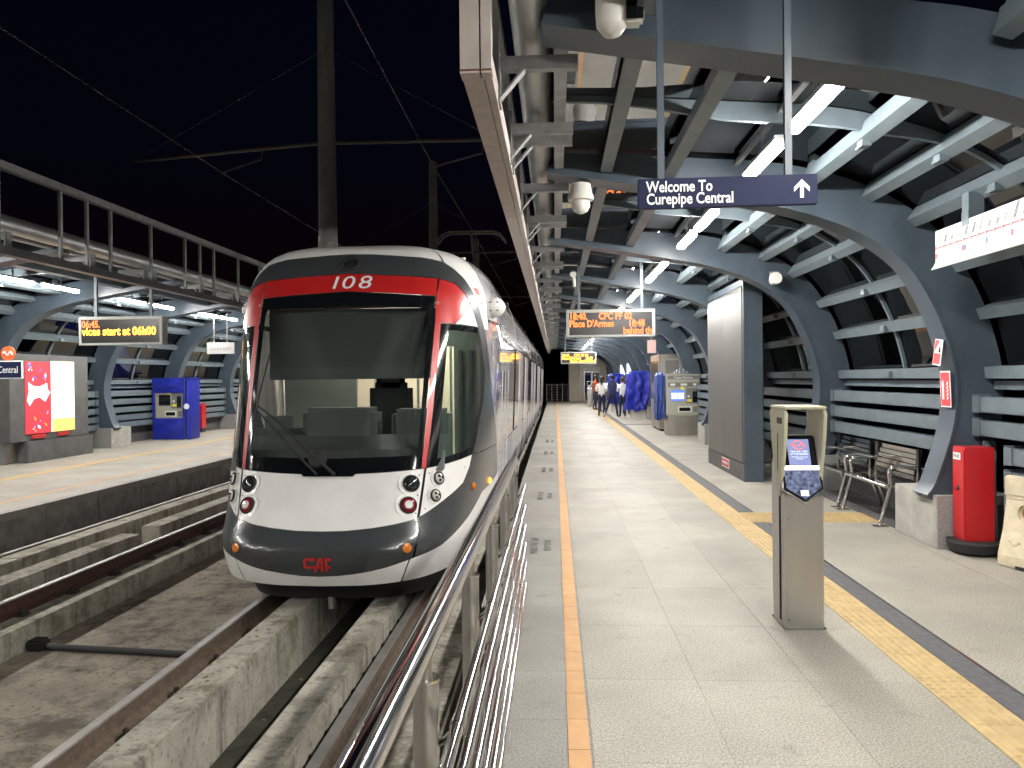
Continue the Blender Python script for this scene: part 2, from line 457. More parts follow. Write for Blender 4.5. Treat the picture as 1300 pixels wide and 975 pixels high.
for k in range(120):
    y = .05 + .3 * k
    link('tactile_tile', td if k in (13, 17, 28, 29) else tm, plat, (1.932, y, 0))
struct('guide_strip', MB().box(1.932, 2.2, 36.06, YEND, -.012, .003).box(1.932, 2.2, -8, .045, -.012, .003), 'tactile')
bt = MB().box(0, .299, .001, .299, -.012, .004)
for i in range(5): bt.box(.01, .289, .025 + i * .055, .052 + i * .055, .004, .008)
bm_ = bt.mesh('tactile_tile', 'tactile')
for k in range(5):
    for j in range(2): link('tactile_tile', bm_, plat, (2.203 + .3 * k, 8.66 + .3 * j, 0))
# drain channel with a steel edge
dm = MB().box(.001, .163, .002, .598, -.012, .0005).mesh('drain_cover', 'drain')
for k in range(70):
    y = .05 + .6 * k
    if 7.9 < y < 9.6: continue
    link('drain_cover', dm, plat, (2.204, y, 0))
dm2 = MB().box(.001, .163, .002, .204, -.012, .0005).mesh('drain_cover', 'drain'); dm3 = MB().box(.001, .163, .002, .378, -.012, .0005).mesh('drain_cover', 'drain')
link('drain_cover', dm2, plat, (2.204, 8.45, 0)); link('drain_cover', dm3, plat, (2.204, 9.27, 0))
struct('drain_trim', MB().box(2.369, 2.382, -8, 8.62, -.012, .004).box(2.369, 2.382, 9.3, YEND, -.012, .004), 'stainless')
struct('cross_drain', MB().box(2.37, 3.3, 26.4, 26.9, .001, .004), 'drain')
# faded stencilled warnings by the platform edge
for y in (7.15, 10.3, 13.3, 16.4, 19.5):
    for dx, s1, s2, sz in ((-.22, 'MIND THE GAP', 'KEEP CLEAR', .115),):
        for j, t in enumerate((s1, s2)):
            o = link('stencil', text_mesh(t, sz if j == 0 else sz * .85, 'paint_text', 'CENTER', .0005, sx=.92), plat, (dx + j * .13, y + .3, .002), (0, 0, PI / 2))

# opposite platform markings and dark low wall
struct('platform_line_opposite', MB().box(-9.62, -9.36, -6, 40, .001, .004), 'tactile')
struct('platform_edge_line_opposite', MB().box(-7.72, -7.64, -6, 40, .001, .004), 'orange_tile')

# ---- rails, plinths and track details
def rail(x, label, web='rail_rust'):
    t = thing('rail', label, 'rail', (x, 0, -.78))
    b = MB()
    b.prism([(x - .07, -.54), (x + .07, -.54), (x + .07, -.525), (x + .012, -.50), (x + .012, -.425), (x + .034, -.41), (x + .034, -.392), (x - .034, -.392), (x - .034, -.41), (x - .012, -.425), (x - .012, -.50), (x - .07, -.525)], 'y', -6, 60)
    part(t, 'rail_web', b, web)
    part(t, 'rail_head', MB().prism([(x - .034, -.391), (x + .034, -.391), (x + .03, -.38), (x - .03, -.38)], 'y', -6, 60), 'rail_head')
    return t
def plinth(name, x0, x1, z1, label, ys, m='concrete', group=None):
    t = thing(name, label, 'plinth', ((x0 + x1) / 2, 0, -.78), group)
    for a, b_ in ys:
        part(t, 'plinth_block', MB().box(x0, x1, a, b_, -.79, z1), m, bevel=.012)
    return t
R1, R2, R3, R4 = -2.76, -1.30, -5.16, -6.60
rail(R1, 'rusty rail with bright worn head running under the left side of the tram')
rail(R2, 'rail beside the handrail, running under the platform side of the tram')
rail(R3, 'dark rusty rail of the empty track, the one nearer the tram', 'rail_maroon')
rail(R4, 'thin rail of the empty track close to the opposite platform', 'rail_maroon')
plinth('rail_plinth', R1 - .17, R1 + .17, -.545, 'low concrete base under the rail left of the tram', [(-6, 60)])
plinth('rail_plinth', R2 - .16, R2 + .55, -.545, 'concrete ledge under the rail next to the platform wall', [(-6, 60)])
plinth('rail_plinth', -5.45, -4.82, -.545, 'concrete wall carrying the near rail of the empty track', [(-6, 6.02), (6.06, 12.3), (12.33, 20), (20.03, 40)])
plinth('rail_plinth', R4 - .2, R4 + .2, -.545, 'concrete base under the far rail of the empty track', [(-6, 40)])
plinth('concrete_upstand', -2.445, -2.19, -.33, 'long grey concrete upstand left of the dark ditch below the tram', [(-6, 60)])
plinth('concrete_upstand', -1.66, -1.42, -.33, 'stained concrete upstand right of the dark ditch, beside the handrail', [(-6, 60)])
plinth('concrete_upstand', -5.72, -5.44, -.33, 'nearer concrete upstand between the rails of the empty track', [(-6, 5.2), (5.24, 9.6), (10.1, 17), (17.03, 40)])
plinth('concrete_upstand', -6.34, -6.06, -.33, 'farther concrete upstand between the rails of the empty track', [(-6, 8.2), (8.24, 10.5), (10.54, 16), (16.03, 40)])
clip = MB().box(-.05, .05, -.05, .05, 0, .03).cyl((0, 0, .03), (0, 0, .075), .022, n=6).mesh('rail_clip', 'clip', .006)
def clips(x, y0, y1, label, n0=.62):
    t = thing('rail_fastenings', label, 'rail clips', (x, y0, -.545))
    y = y0
    while y < y1: link('rail_clip', clip, t, (0, y - y0, 0)); y += n0
clips(R2 - .10, .6, 6.6, 'dark bolted clips along the inner foot of the rail beside the handrail', .3)
clips(R2 + .10, 1.0, 6.6, 'dark bolted clips along the platform foot of the rail beside the handrail', .6)
clips(R1 + .11, 2.0, 6.6, 'dark clips along the rail left of the concrete upstand under the tram')
clips(R3 + .11, 4.6, 12, 'dark clips along the near rail of the empty track', .75)
t = thing('drain_pipe', 'dark pipe lying across the slab between the two tracks', 'pipe', (-3.7, 6.5, -.78))
part(t, 'pipe', MB().cyl((-4.75, 6.62, -.745), (-2.95, 6.42, -.745), .03, n=10), 'black_rubber', smooth=True)
part(t, 'pipe_box', MB().box(-4.815, -4.66, 6.55, 6.70, -.779, -.68), 'black_rubber', bevel=.02)
t = thing('cable_ring', 'thin loop of cable on the slab by the tram bumper', 'cable', (-2.98, 6.9, -.78))
part(t, 'cable_loop', MB().tube([(-2.98 + .11 * math.cos(a), 6.9 + .16 * math.sin(a), -.765) for a in [k * .42 for k in range(15)]], .008, 6), 'black_rubber', smooth=True)
lit = MB()
for k in range(260):
    zone = random.random()
    if zone < .5: x = random.uniform(-4.7, -2.95); z = -.779
    elif zone < .75: x = random.uniform(-2.17, -1.68); z = -.769
    else: x = random.uniform(-2.43, -2.2); z = -.329
    y = random.uniform(3.0, 11); s = random.uniform(.008, .028); a = random.uniform(0, 6.28)
    c, d = math.cos(a) * s, math.sin(a) * s
    lit.add([(x + c, y + d, z), (x - d * .6, y + c * .6, z + s * .5), (x - c, y - d, z + .004), (x + d * .6, y - c * .6, z + s * .25)], [(0, 1, 2, 3)])
o = link('leaf_litter', lit.mesh('leaf_litter', 'leaf_litter')); o['kind'] = 'stuff'
o['label'] = 'scattered dead leaves and grit on the track bed'

# ------------------------------------------------------------------ canopies
CTRL = [(3.52, .50), (3.60, .62), (3.73, 1.01), (3.79, 1.31), (3.79, 1.61), (3.75, 1.83), (3.66, 2.13), (3.52, 2.43), (3.34, 2.70), (3.05, 2.93),
        (2.68, 3.11), (2.24, 3.25), (1.87, 3.33), (1.0, 3.48), (.1, 3.63), (-.06, 3.66)]
def catmull(P, sub=3):
    out = []
    for i in range(len(P) - 1):
        p0 = P[max(i - 1, 0)]; p1 = P[i]; p2 = P[i + 1]; p3 = P[min(i + 2, len(P) - 1)]
        for k in range(sub):
            t = k / sub
            out.append(tuple(.5 * ((2 * p1[j]) + (-p0[j] + p2[j]) * t + (2 * p0[j] - 5 * p1[j] + 4 * p2[j] - p3[j]) * t * t + (-p0[j] + 3 * p1[j] - 3 * p2[j] + p3[j]) * t ** 3) for j in (0, 1)))
    out.append(P[-1]); return out
PROF = catmull(CTRL)
def offset_prof(P, d):
    out = []
    for i, p in enumerate(P):
        a = P[max(i - 1, 0)]; b = P[min(i + 1, len(P) - 1)]
        tx, tz = b[0] - a[0], b[1] - a[1]; L = math.hypot(tx, tz)
        dd = d(i / (len(P) - 1)) if callable(d) else d
        out.append((p[0] + tz / L * dd, p[1] - tx / L * dd))
    return out
def depth(t):
    T = [(0, .30), (.2, .44), (.667, .44), (.8, .40), (.867, .31), (.933, .22), (1.0, .19)]
    for (a, b), (c, d) in zip(T, T[1:]):
        if t <= c: return b + (d - b) * (t - a) / (c - a)
    return .19
WEB_IN = offset_prof(PROF, .02); WEB_OUT = offset_prof(PROF, depth)
FL_OUT = offset_prof(PROF, .024)
GLASS = offset_prof(PROF, lambda t: depth(t) + .03)
rib_me = MB().strip(WEB_IN, WEB_OUT, .015, .285).mesh('rib', 'steel_blue', smooth=True)
fl_me = MB().strip(PROF, FL_OUT, 0, .30).mesh('flange', 'steel_blue', smooth=True)
ped_me = MB().box(3.58, 4.30, -.06, .82, 0, .5).mesh('pedestal', 'concrete_pale', .006)
pedface_me = MB().box(3.575, 4.3, -.085, -.062, 0, .5).mesh('granite_slab', 'granite_face')
PUR = [(.515, 3.66, 0), (1.10, 3.575, 0), (2.41, 3.47, 0), (2.99, 3.34, 0), (3.40, 3.10, 0), (3.79, 2.67, 0), (4.02, 2.22, 0), (4.08, 1.66, 0)]
def nearest_frame(x, z):
    i = min(range(len(PROF)), key=lambda k: (PROF[k][0] - x) ** 2 + (PROF[k][1] - z) ** 2)
    a = PROF[max(i - 1, 0)]; b = PROF[min(i + 1, len(PROF) - 1)]
    tx, tz = b[0] - a[0], b[1] - a[1]; L = math.hypot(tx, tz)
    return (tx / L, tz / L), (tz / L, -tx / L), i
def purlin_mesh(x, z, L):
    (tx, tz), (nx, nz), i = nearest_frame(x, z)
    w, h = .055, .075
    def q(a, b): return (x + tx * a + nx * (b + .05), z + tz * a + nz * (b + .05))
    b = MB()
    # channel: web plate and two flanges, with a bolted cleat at each end
    b.prism([q(-w, -h), q(w, -h), q(w, -h + .014), q(-w, -h + .014)], 'y', 0, L)
    b.prism([q(-w, -h + .014), q(-w + .014, -h + .014), q(-w + .014, h), q(-w, h)], 'y', 0, L)
    b.prism([q(w - .014, -h + .014), q(w, -h + .014), q(w, h), q(w - .014, h)], 'y', 0, L)
    for y0 in (0, L - .16):
        b.prism([q(-w + .02, h - .05), q(w - .02, h - .05), q(w - .02, h + .07), q(-w + .02, h + .07)], 'y', y0, y0 + .16)
    return b.mesh('purlin', 'steel_light')
def glaze_idx():
    idx = [nearest_frame(x, z)[2] for x, z, _ in PUR]
    top = len(PROF) - 1
    return [top] + idx            # from the eave to the sill
GI = glaze_idx()
def pane_mesh(i0, i1, y0, y1, m):
    a, b = min(i0, i1), max(i0, i1)
    seg = GLASS[a:b + 1]
    out = [(p[0] + 0, p[1]) for p in seg]
    o2 = offset_prof(seg, .012) if len(seg) > 1 else seg
    return MB().strip(out, o2, y0, y1).mesh('glass_pane', m, smooth=True)
def midbar_mesh():
    i0 = GI[-1]; N = len(PROF) - 1
    def bar(t):       # depth of the bar: thin on the wall and at the eave, a deep plate in the middle of the roof
        T = [(0, .035), (.62, .035), (.70, .13), (.84, .15), (.90, .05), (1, .04)]
        for (a, b), (c, d) in zip(T, T[1:]):
            if t <= c: return b + (d - b) * (t - a) / (c - a)
        return .04
    full_in = offset_prof(PROF, lambda t: depth(t) + .022 - bar(t)); full_out = offset_prof(PROF, lambda t: depth(t) + .024)
    inn = full_in[i0:]; out = full_out[i0:]
    return MB().strip(inn, out, -.022, .022).mesh('glazing_bar', 'steel_light', smooth=True)
mid_me = midbar_mesh()
def clamp_mesh(x, z):
    b = MB(); (tx, tz), (nx, nz), i = nearest_frame(x, z)
    cx, cz = x - nx * .035, z - nz * .035
    b.box(cx - .035, cx + .035, -.05, .05, cz - .03, cz + .03); b.cyl((cx - .02, .03, cz), (cx - .02, .09, cz - .02), .014, n=6)
    return b.mesh('clamp', 'steel_light')
clamp_mes = [clamp_mesh(x, z) for x, z, _ in PUR[2:]]
LOUV = [1.37, 1.15, .93, .72, .53]
def louvre_mesh(L):
    b = MB()
    b.prism([(3.955, -.075), (3.97, -.085), (4.09, .045), (4.075, .065), (3.955, .06)], 'y', 0, L)
    b.box(3.94, 4.10, 0, .012, -.095, .085); b.box(3.94, 4.10, L - .012, L, -.095, .085)
    for y0 in (.0, L - .11): b.box(3.938, 3.953, y0, y0 + .11, -.085, .07)
    return b.mesh('louvre', 'steel_light')
TUBE = (-.13, 3.83, .12)
fpost_me = MB().box(-.47, -.43, 0, .05, 3.44, 4.44).mesh('fascia_post', 'galv')
def outrigger_mesh():
    b = MB()
    b.box(-.34, .16, -.03, .03, 3.575, 3.585).box(-.34, .16, -.03, -.02, 3.586, 3.66).box(-.34, .16, .02, .03, 3.586, 3.66)
    b.prism([(-.335, 3.40), (-.322, 3.40), (-.17, 3.574), (-.19, 3.574)], 'y', -.04, .04)
    b.box(-.334, -.324, -.07, .07, 3.36, 3.68)
    return b.mesh('outrigger', 'galv')
out_me = outrigger_mesh()

def canopy(name, label, ribs, eave_y0, left=False):
    t = thing(name, label, 'canopy', (2 * AX, 0, 0) if left else (0, 0, 0))
    if left: t.scale = (-1, 1, 1)
    cache = {}
    def get(key, fn):
        if key not in cache: cache[key] = fn()
        return cache[key]
    for y in ribs:
        r = link('rib', rib_me, t, (0, y, 0)); link('flange', fl_me, r)
        p = link('pedestal', ped_me, t, (0, y, 0)); link('granite_slab', pedface_me, p)
    for a, b_ in zip(ribs, ribs[1:]):
        y0 = a + .30; L = b_ - y0; key = round(L, 2)
        for i, (x, z, _) in enumerate(PUR):
            link('purlin', get(('p', i, key), lambda: purlin_mesh(x, z, L - .004)), t, (0, y0 + .002, 0))
        link('glazing_bar', mid_me, t, (0, y0 + L / 2, 0)); [link('clamp', cme, t, (0, y0 + L / 2, 0)) for cme in clamp_mes]
        for i in range(len(GI) - 1):
            m = 'roof_glass' if i < 2 else 'high_glass' if i < 4 else 'wall_glass'
            for h in (0, 1):
                hw = (b_ - a) / 2
                me = get(('g', i, round(hw, 2)), lambda: pane_mesh(GI[i], GI[i + 1], .012, hw - .012, m))
                link('glass_pane', me, t, (0, a + .15 + h * hw, 0))
        for z in (LOUV[:3] if (a == 7.4 and not left) else LOUV):
            short = .5 if (a == 4.3 and not left and z < 1.0) else 0       # stops at the post by the fire cabinet
            link('louvre', get(('l', key, short), lambda: louvre_mesh(L - .004 - short)), t, (0, y0 + .002, z))
        link('back_wall', get(('w', key), lambda: MB().box(4.12, 4.30, 0, L, 0, .42).mesh('back_wall', 'dark_wall')), t, (0, y0, 0))
        link('sill_rail', get(('s', key), lambda: MB().box(4.14, 4.20, 0, L, 1.50, 1.58).mesh('sill_rail', 'steel_light')), t, (0, y0, 0))
    y1 = ribs[-1] + .3
    link('eave_tube', MB().cyl((TUBE[0], eave_y0 - 1.2, TUBE[1]), (TUBE[0], y1, TUBE[1]), TUBE[2], n=24).mesh('eave_tube', 'galv_tube', smooth=True), t)
    link('eave_plate', MB().box(.012, .10, eave_y0 + .3, y1, 3.69, 3.84).mesh('eave_plate', 'galv'), t)
    seg = 3.7; y = eave_y0
    while y < y1 - .5:
        e = min(y + seg, y1)
        me = MB().box(-.50, -.385, .004, e - y - .004, 3.33, 3.43).mesh('fascia_rail', 'galv' if left else 'fascia_panel')  # left rails take darker galv, their weaker light put into the colour
        link('fascia_rail', me, t, (0, y, 0))
        link('fascia_inner_rail', MB().box(-.378, -.335, .004, e - y - .004, 3.335, 3.47).mesh('fascia_inner_rail', 'galv' if left else 'fascia_panel'), t, (0, y, 0))
        link('fascia_top_rail', MB().box(-.50, -.40, 0, e - y, 4.44, 4.54).mesh('fascia_top_rail', 'galv'), t, (0, y, 0))
        y = e
    y = eave_y0 + .62; k = 0
    while y < y1 and y < 42:
        link('fascia_post', fpost_me, t, (0, y, 0)); k += 1
        y += (.62, 1.22, 1.24, .62)[k % 4]
    for a, b_ in zip(ribs, ribs[1:]):
        for y in (a + .45, (a + b_) / 2 + .15, (a + b_) / 2 + .45):
            if y > eave_y0: link('outrigger', out_me, t, (0, y, 0))
    if not left:
        link('fascia_end_post', MB().box(-.50, -.395, -.10, 0, 3.31, 5.2).box(-.385, -.33, -.10, 0, 3.31, 5.2).mesh('fascia_end_post', 'fascia_panel'), t, (0, eave_y0, 0))
        link('fascia_end_seam', MB().box(-.503, -.328, -.103, .003, 3.322, 3.332).mesh('fascia_end_seam', 'rust'), t, (0, eave_y0, 0))
    return t
RIBS = [4.3] + [7.4 + 3.7 * k for k in range(13)]
can_r = canopy('platform_canopy', 'blue-grey steel arched canopy with glass roof over the near platform', RIBS, 4.2)
can_l = canopy('platform_canopy', 'blue-grey steel arched canopy over the opposite platform, left of the tram', [7.4 + 3.7 * k for k in range(-4, 9)], -7.3, True)
# the neighbouring section of the canopy over the camera: it carries the hanging sign and goes on with the lamps
can_b = thing('platform_canopy', 'end frame of the canopy section from which the welcome sign hangs', 'canopy')
for y in (-7.3, -3.6, .1):
    r = link('rib', rib_me, can_b, (0, y, 0)); link('flange', fl_me, r); link('pedestal', ped_me, can_b, (0, y, 0))
link('sign_beam', MB().box(.2, 2.6, 3.86, 3.94, 3.84, 3.92).mesh('sign_beam', 'steel_blue'), can_b)
for i in (0, 2):
    x, z, _ = PUR[i]
    link('purlin', purlin_mesh(x, z, 11.2), can_b, (0, -7.0, 0))

# ---- tube lamps
tube_me = MB().box(-.045, .045, 0, .98, -.035, .012).mesh('diffuser', 'tube_lit', .008)  # drawn wider, with the bloom of the lit tube put into its shape
tray_me = MB().box(-.052, .052, -.02, 1.0, .014, .05).mesh('tray', 'galv')
stem_me = MB().box(-.012, .012, .48, .50, .05, .22).mesh('stem', 'galv')
def lamp(x, y, label, group):
    t = thing('tube_lamp', label, 'lamp', (x, y, 3.46), group)
    link('diffuser', tube_me, t); link('tray', tray_me, t); link('stem', stem_me, t)
LY = []
for k in range(12):
    LY += [4.70 + 3.7 * k, 5.98 + 3.7 * k]
for i, y in enumerate(LY):
    lamp(1.76, y, 'lit white tube lamp under the near canopy, %s in the row from the camera' % ORD[i], 'tube lamps under the near canopy')
for i, y in enumerate((-6.4, -5.1, -2.7, -1.4, 1.0, 2.28)):
    lamp(1.76, y, 'lit white tube lamp before the canopy end beam, over the viewpoint, %s from the rear' % ORD[i], 'tube lamps over the viewpoint')
k = 0
for y in [-6.4, -5.1, -2.7, -1.4, 1.0, 2.28] + LY:  # entries ahead of LY are unseen lamps, added to light tracks and tram nose
    if -7 < y < 37:
        lamp(2 * AX - 1.76, y, 'lit white tube lamp under the opposite canopy, %s in its row' % ORD[k], 'tube lamps under the opposite canopy'); k += 1
# conduits carrying the lamps
t = thing('lamp_conduit', 'thin steel conduit carrying the near row of tube lamps', 'conduit', (1.76, 4.6, 3.68))
part(t, 'conduit', MB().box(1.735, 1.785, 4.6, 51, 3.68, 3.71), 'galv')
t = thing('lamp_conduit', 'thin steel conduit carrying the tube lamps of the opposite canopy', 'conduit', (2 * AX - 1.76, 7.7, 3.68))
part(t, 'conduit', MB().box(2 * AX - 1.785, 2 * AX - 1.735, -7.3, 37, 3.68, 3.71), 'galv')
t = thing('lamp_conduit', 'conduit over the viewpoint carrying its tube lamps', 'conduit', (1.76, -3.6, 3.68))
part(t, 'conduit', MB().box(1.735, 1.785, -7.3, 3.9, 3.68, 3.71), 'galv')

# ------------------------------------------------------------------ tram
TC = -2.03; YB = 9.2; TEND = 43.0
Y0T = [(-.35, 6.52), (-.2, 6.44), (-.1, 6.37), (.05, 6.315), (.2, 6.295), (.25, 6.31), (.35, 6.41), (.5, 6.51), (.8, 6.64), (1.6, 6.95), (2.5, 7.29), (2.65, 7.37), (2.8, 7.46), (2.92, 7.545), (3.0, 7.63), (3.05, 7.74), (3.08, 8.0)]
WWT = [(-.35, 1.15), (-.2, 1.2), (-.06, 1.25), (.2, 1.30), (.5, 1.325), (1.0, 1.345), (1.6, 1.37), (2.2, 1.385), (2.5, 1.37), (2.65, 1.345), (2.8, 1.285), (2.9, 1.21), (2.98, 1.10), (3.04, .95), (3.08, .75)]
def interp(T, z):
    if z <= T[0][0]: return T[0][1]
    for (a, b), (c, d) in zip(T, T[1:]):
        if z <= c: return b + (d - b) * (z - a) / (c - a)
    return T[-1][1]
def smooth_table(T, step=.01, win=4):
    zs = [T[0][0] + i * step for i in range(int((T[-1][0] - T[0][0]) / step) + 1)]
    v = [interp(T, z) for z in zs]
    for _ in range(2):
        v = [sum(v[max(0, i - min(win, i, len(v) - 1 - i)): i + min(win, i, len(v) - 1 - i) + 1]) / (2 * min(win, i, len(v) - 1 - i) + 1) for i in range(len(v))]
    return list(zip(zs, v))
def fast(T):
    z0 = T[0][0]; n = len(T)
    def f(z):
        u = (z - z0) / .01
        if u <= 0: return T[0][1]
        if u >= n - 1: return T[-1][1]
        i = int(u); return T[i][1] + (T[i + 1][1] - T[i][1]) * (u - i)
    return f
fy0 = fast(smooth_table(Y0T)); fw = fast(smooth_table(WWT))
NN, MM = 4.5, 2.6
_th = [PI / 2 * i / 2000 for i in range(2001)]
_fx = [math.sin(t) ** (2 / NN) for t in _th]; _fy = [1 - max(0, math.cos(t)) ** (2 / MM) for t in _th]
_ar = [0.0]
for i in range(2000): _ar.append(_ar[-1] + math.hypot((_fx[i + 1] - _fx[i]) * 1.325, (_fy[i + 1] - _fy[i]) * 2.3))
_ar = [a / _ar[-1] for a in _ar]
import bisect
def plan(a):
    a = min(1.0, max(0.0, a)); i = min(1999, max(0, bisect.bisect_right(_ar, a) - 1))
    d = _ar[i + 1] - _ar[i]; u = (a - _ar[i]) / d if d > 0 else 0
    return _fx[i] + (_fx[i + 1] - _fx[i]) * u, _fy[i] + (_fy[i + 1] - _fy[i]) * u
def S(s, z):
    X, Yf = plan(abs(s)); y0 = fy0(z)
    return Vector((TC + (1 if s >= 0 else -1) * X * fw(z), y0 + Yf * (YB - y0), z))
def S_frame(s, z):
    p = S(s, z); a = (S(s + .01, z) - S(s - .01, z)).normalized(); b = (S(s, z + .01) - S(s, z - .01)).normalized()
    n = a.cross(b).normalized()
    xx = b.cross(n).normalized()
    return p, n, Matrix(((xx.x, b.x, n.x, p.x), (xx.y, b.y, n.y, p.y), (xx.z, b.z, n.z, p.z), (0, 0, 0, 1)))
def skin(poly, off=0.0, ds=.022, dz=.05, sunk=None):
    """mesh builder for a polygon given in (s, z) laid on the cab surface"""
    bm = bmesh.new()
    vs = [bm.verts.new((p[0], p[1], 0)) for p in poly]
    bm.faces.new(vs)
    bmesh.ops.triangulate(bm, faces=bm.faces[:])
    s0, s1 = min(p[0] for p in poly), max(p[0] for p in poly); z0, z1 = min(p[1] for p in poly), max(p[1] for p in poly)
    k = math.ceil(s0 / ds)
    while k * ds < s1:
        bmesh.ops.bisect_plane(bm, geom=bm.verts[:] + bm.edges[:] + bm.faces[:], dist=1e-6, plane_co=(k * ds, 0, 0), plane_no=(1, 0, 0)); k += 1
    k = math.ceil(z0 / dz)
    while k * dz < z1:
        bmesh.ops.bisect_plane(bm, geom=bm.verts[:] + bm.edges[:] + bm.faces[:], dist=1e-6, plane_co=(0, k * dz, 0), plane_no=(0, 1, 0)); k += 1
    b = MB(); bm.verts.index_update()
    b.v = []
    for v in bm.verts:
        p = S(v.co.x, v.co.y)
        if off:
            _, n, _m = S_frame(v.co.x, min(3.06, max(-.33, v.co.y))); p = p + n * off
        b.v.append(tuple(p))
    b.f = [tuple(v.index for v in f.verts) for f in bm.faces]
    bm.free()
    return b
def sym(half):
    """half polygon from the centre line out and back to the centre line -> closed symmetric polygon"""
    return half + [(-s, z) for s, z in reversed(half) if s > 1e-6]
def mir(poly): return [(-s, z) for s, z in reversed(poly)]
tram = thing('tram', 'white, red and dark grey low-floor tram numbered 108 standing at the platform', 'tram', (TC, 6.3, -.38))
def tskin(name, poly, m, off=0.0, both=False, **k):
    o = part(tram, name, skin(poly, off, **k), m, smooth=True)
    if both: part(tram, name, skin(mir(poly), off, **k), m, smooth=True)
    return o
WS_T = [(0, 2.515), (.144, 2.488), (.268, 2.463)]; WS_R = [(.265, 2.076), (.261, 1.565), (.258, 1.2), (.256, .847)]; WS_B = [(.124, .822), (0, .808)]
ws_half = WS_T + WS_R + WS_B
CL_T = [(0, 2.37), (.24, 2.345)]; CL_B = [(.24, .965), (0, .945)]
clear = CL_T + [(.246, 2.3), (.246, 1.0)] + CL_B
# windscreen: black frit round a clear pane (frit built as two halves round the hole)
def frit(side):
    p = WS_T + WS_R + WS_B + [(0, .945), (.24, .965), (.246, 1.0), (.246, 2.3), (.24, 2.345), (0, 2.37)]
    return p if side > 0 else mir(p)
for sd in (1, -1): part(tram, 'windscreen_border', skin(frit(sd)), 'black_gloss', smooth=True)
part(tram, 'windscreen', skin(sym(clear), -.004), 'windscreen', smooth=True)
HEAD = [(0, 2.704), (.142, 2.677), (.279, 2.649), (.272, 2.47), (.144, 2.494), (0, 2.521)]
tskin('destination_panel', sym(HEAD), 'red_paint')
RED = [(.287, 2.649), (.347, 2.61), (.392, 2.528), (.431, 2.411), (.346, 2.198), (.289, 2.198), (.288, 1.817), (.282, 1.317), (.273, .848), (.260, .848), (.262, 1.2), (.265, 1.565), (.269, 2.076), (.274, 2.463)]
tskin('red_pillar', RED, 'red_paint', both=True)
tskin('corner_panel', [(.432, 2.405), (.488, 2.185), (.350, 2.198)], 'white_paint', both=True)
SW = [(.289, 2.190), (.486, 2.179), (.528, 2.0), (.563, 1.773), (.568, 1.439), (.508, 1.019), (.49, .908), (.277, .850)]
SWI = [(.318, 2.13), (.478, 2.12), (.51, 1.98), (.542, 1.77), (.546, 1.45), (.492, 1.05), (.478, .975), (.308, .92)]
tskin('side_window_border', SW[:1] + SW[1:] + SW[:1] + SWI[:1] + list(reversed(SWI)), 'black_gloss', both=True)
tskin('side_window', SWI, 'cab_glass', -.004, both=True)
ARCH_O = [(0, 2.918), (.08, 2.911), (.15, 2.893), (.24, 2.876), (.318, 2.84), (.36, 2.77), (.402, 2.677), (.472, 2.492), (.557, 2.168), (.63, 1.85), (.685, 1.544), (.79, 1.2), (.885, .906)]
ARCH_I = [(.496, .906), (.516, 1.019), (.575, 1.439), (.570, 1.773), (.534, 2.0), (.492, 2.185), (.437, 2.411), (.398, 2.531), (.350, 2.616), (.288, 2.655), (.142, 2.683), (0, 2.710)]
tskin('grey_arch', sym(ARCH_O + ARCH_I), 'grey_paint')
NOSE = [(0, .803), (.124, .817), (.268, .842), (.259, .43), (.2, .398), (.141, .374), (.07, .354), (0, .349)]
nz = tskin('nose_panel', sym(NOSE), 'white_paint')
FEN = [(.275, .844), (.49, .903), (.475, .8), (.435, .659), (.356, .565), (.267, .44)]
tskin('headlight_panel', FEN, 'white_paint', both=True)
BAND_C = [(0, .345), (.07, .350), (.141, .370), (.2, .394), (.259, .425), (.272, .34), (.262, .119), (.19, .057), (.145, .026), (.1, .001), (.05, -.016), (0, -.022)]
tskin('bumper_band', sym(BAND_C), 'grey_paint')
BAND_S = [(.265, .432), (.357, .561), (.437, .655), (.48, .8), (.496, .898), (.885, .898), (.94, .526), (.62, .492), (.497, .326), (.358, .176), (.268, .121), (.278, .34)]
tskin('bumper_band', BAND_S, 'grey_paint', both=True)
LIP_C = [(0, -.027), (.05, -.021), (.1, -.004), (.145, .021), (.19, .052), (.252, .105), (.232, -.09), (.12, -.112), (0, -.12)]
tskin('bumper_lip', sym(LIP_C), 'white_paint')
LIP_S = [(.256, .107), (.268, .116), (.358, .171), (.497, .321), (.62, .487), (.94, .521), (1.0, .523), (1.0, -.10), (.36, -.08), (.236, -.09)]
tskin('bumper_lip', LIP_S, 'white_paint', both=True)
SIDE = [(.335, 3.078), (.325, 2.84), (.363, 2.775), (.406, 2.682), (.474, 2.497), (.557, 2.173), (.606, 2.173), (.59, 2.5), (.545, 2.75), (.50, 3.078)]
tskin('cab_shoulder', SIDE, 'white_paint', both=True)
tskin('side_upper', [(.612, 2.287), (.594, 2.5), (.549, 2.75), (.504, 3.078), (1.0, 3.078), (1.0, 2.287)], 'side_paint', both=True)
tskin('cab_door', [(.561, 2.168), (.607, 2.168), (.611, 2.25), (.80, 2.25), (.80, 1.21), (.795, 1.205), (.69, 1.549), (.635, 1.855)], 'wrap', both=True)
tskin('side_panel', [(.804, 2.25), (1.0, 2.25), (1.0, .91), (.893, .91), (.804, 1.18)], 'wrap', both=True)
tskin('side_lower', [(.893, .905), (.945, .527), (1.0, .527), (1.0, .905)], 'side_paint', both=True)
tskin('cantrail_gap', [(.60, 2.24), (.60, 2.295), (1.0, 2.295), (1.0, 2.24)], 'black_gloss', -.012, both=True)
CAP = [(0, 3.078), (.328, 3.078), (.318, 2.846), (.24, 2.882), (.15, 2.899), (.08, 2.917), (0, 2.924)]
tskin('roof_cap', sym(CAP), 'white_paint')
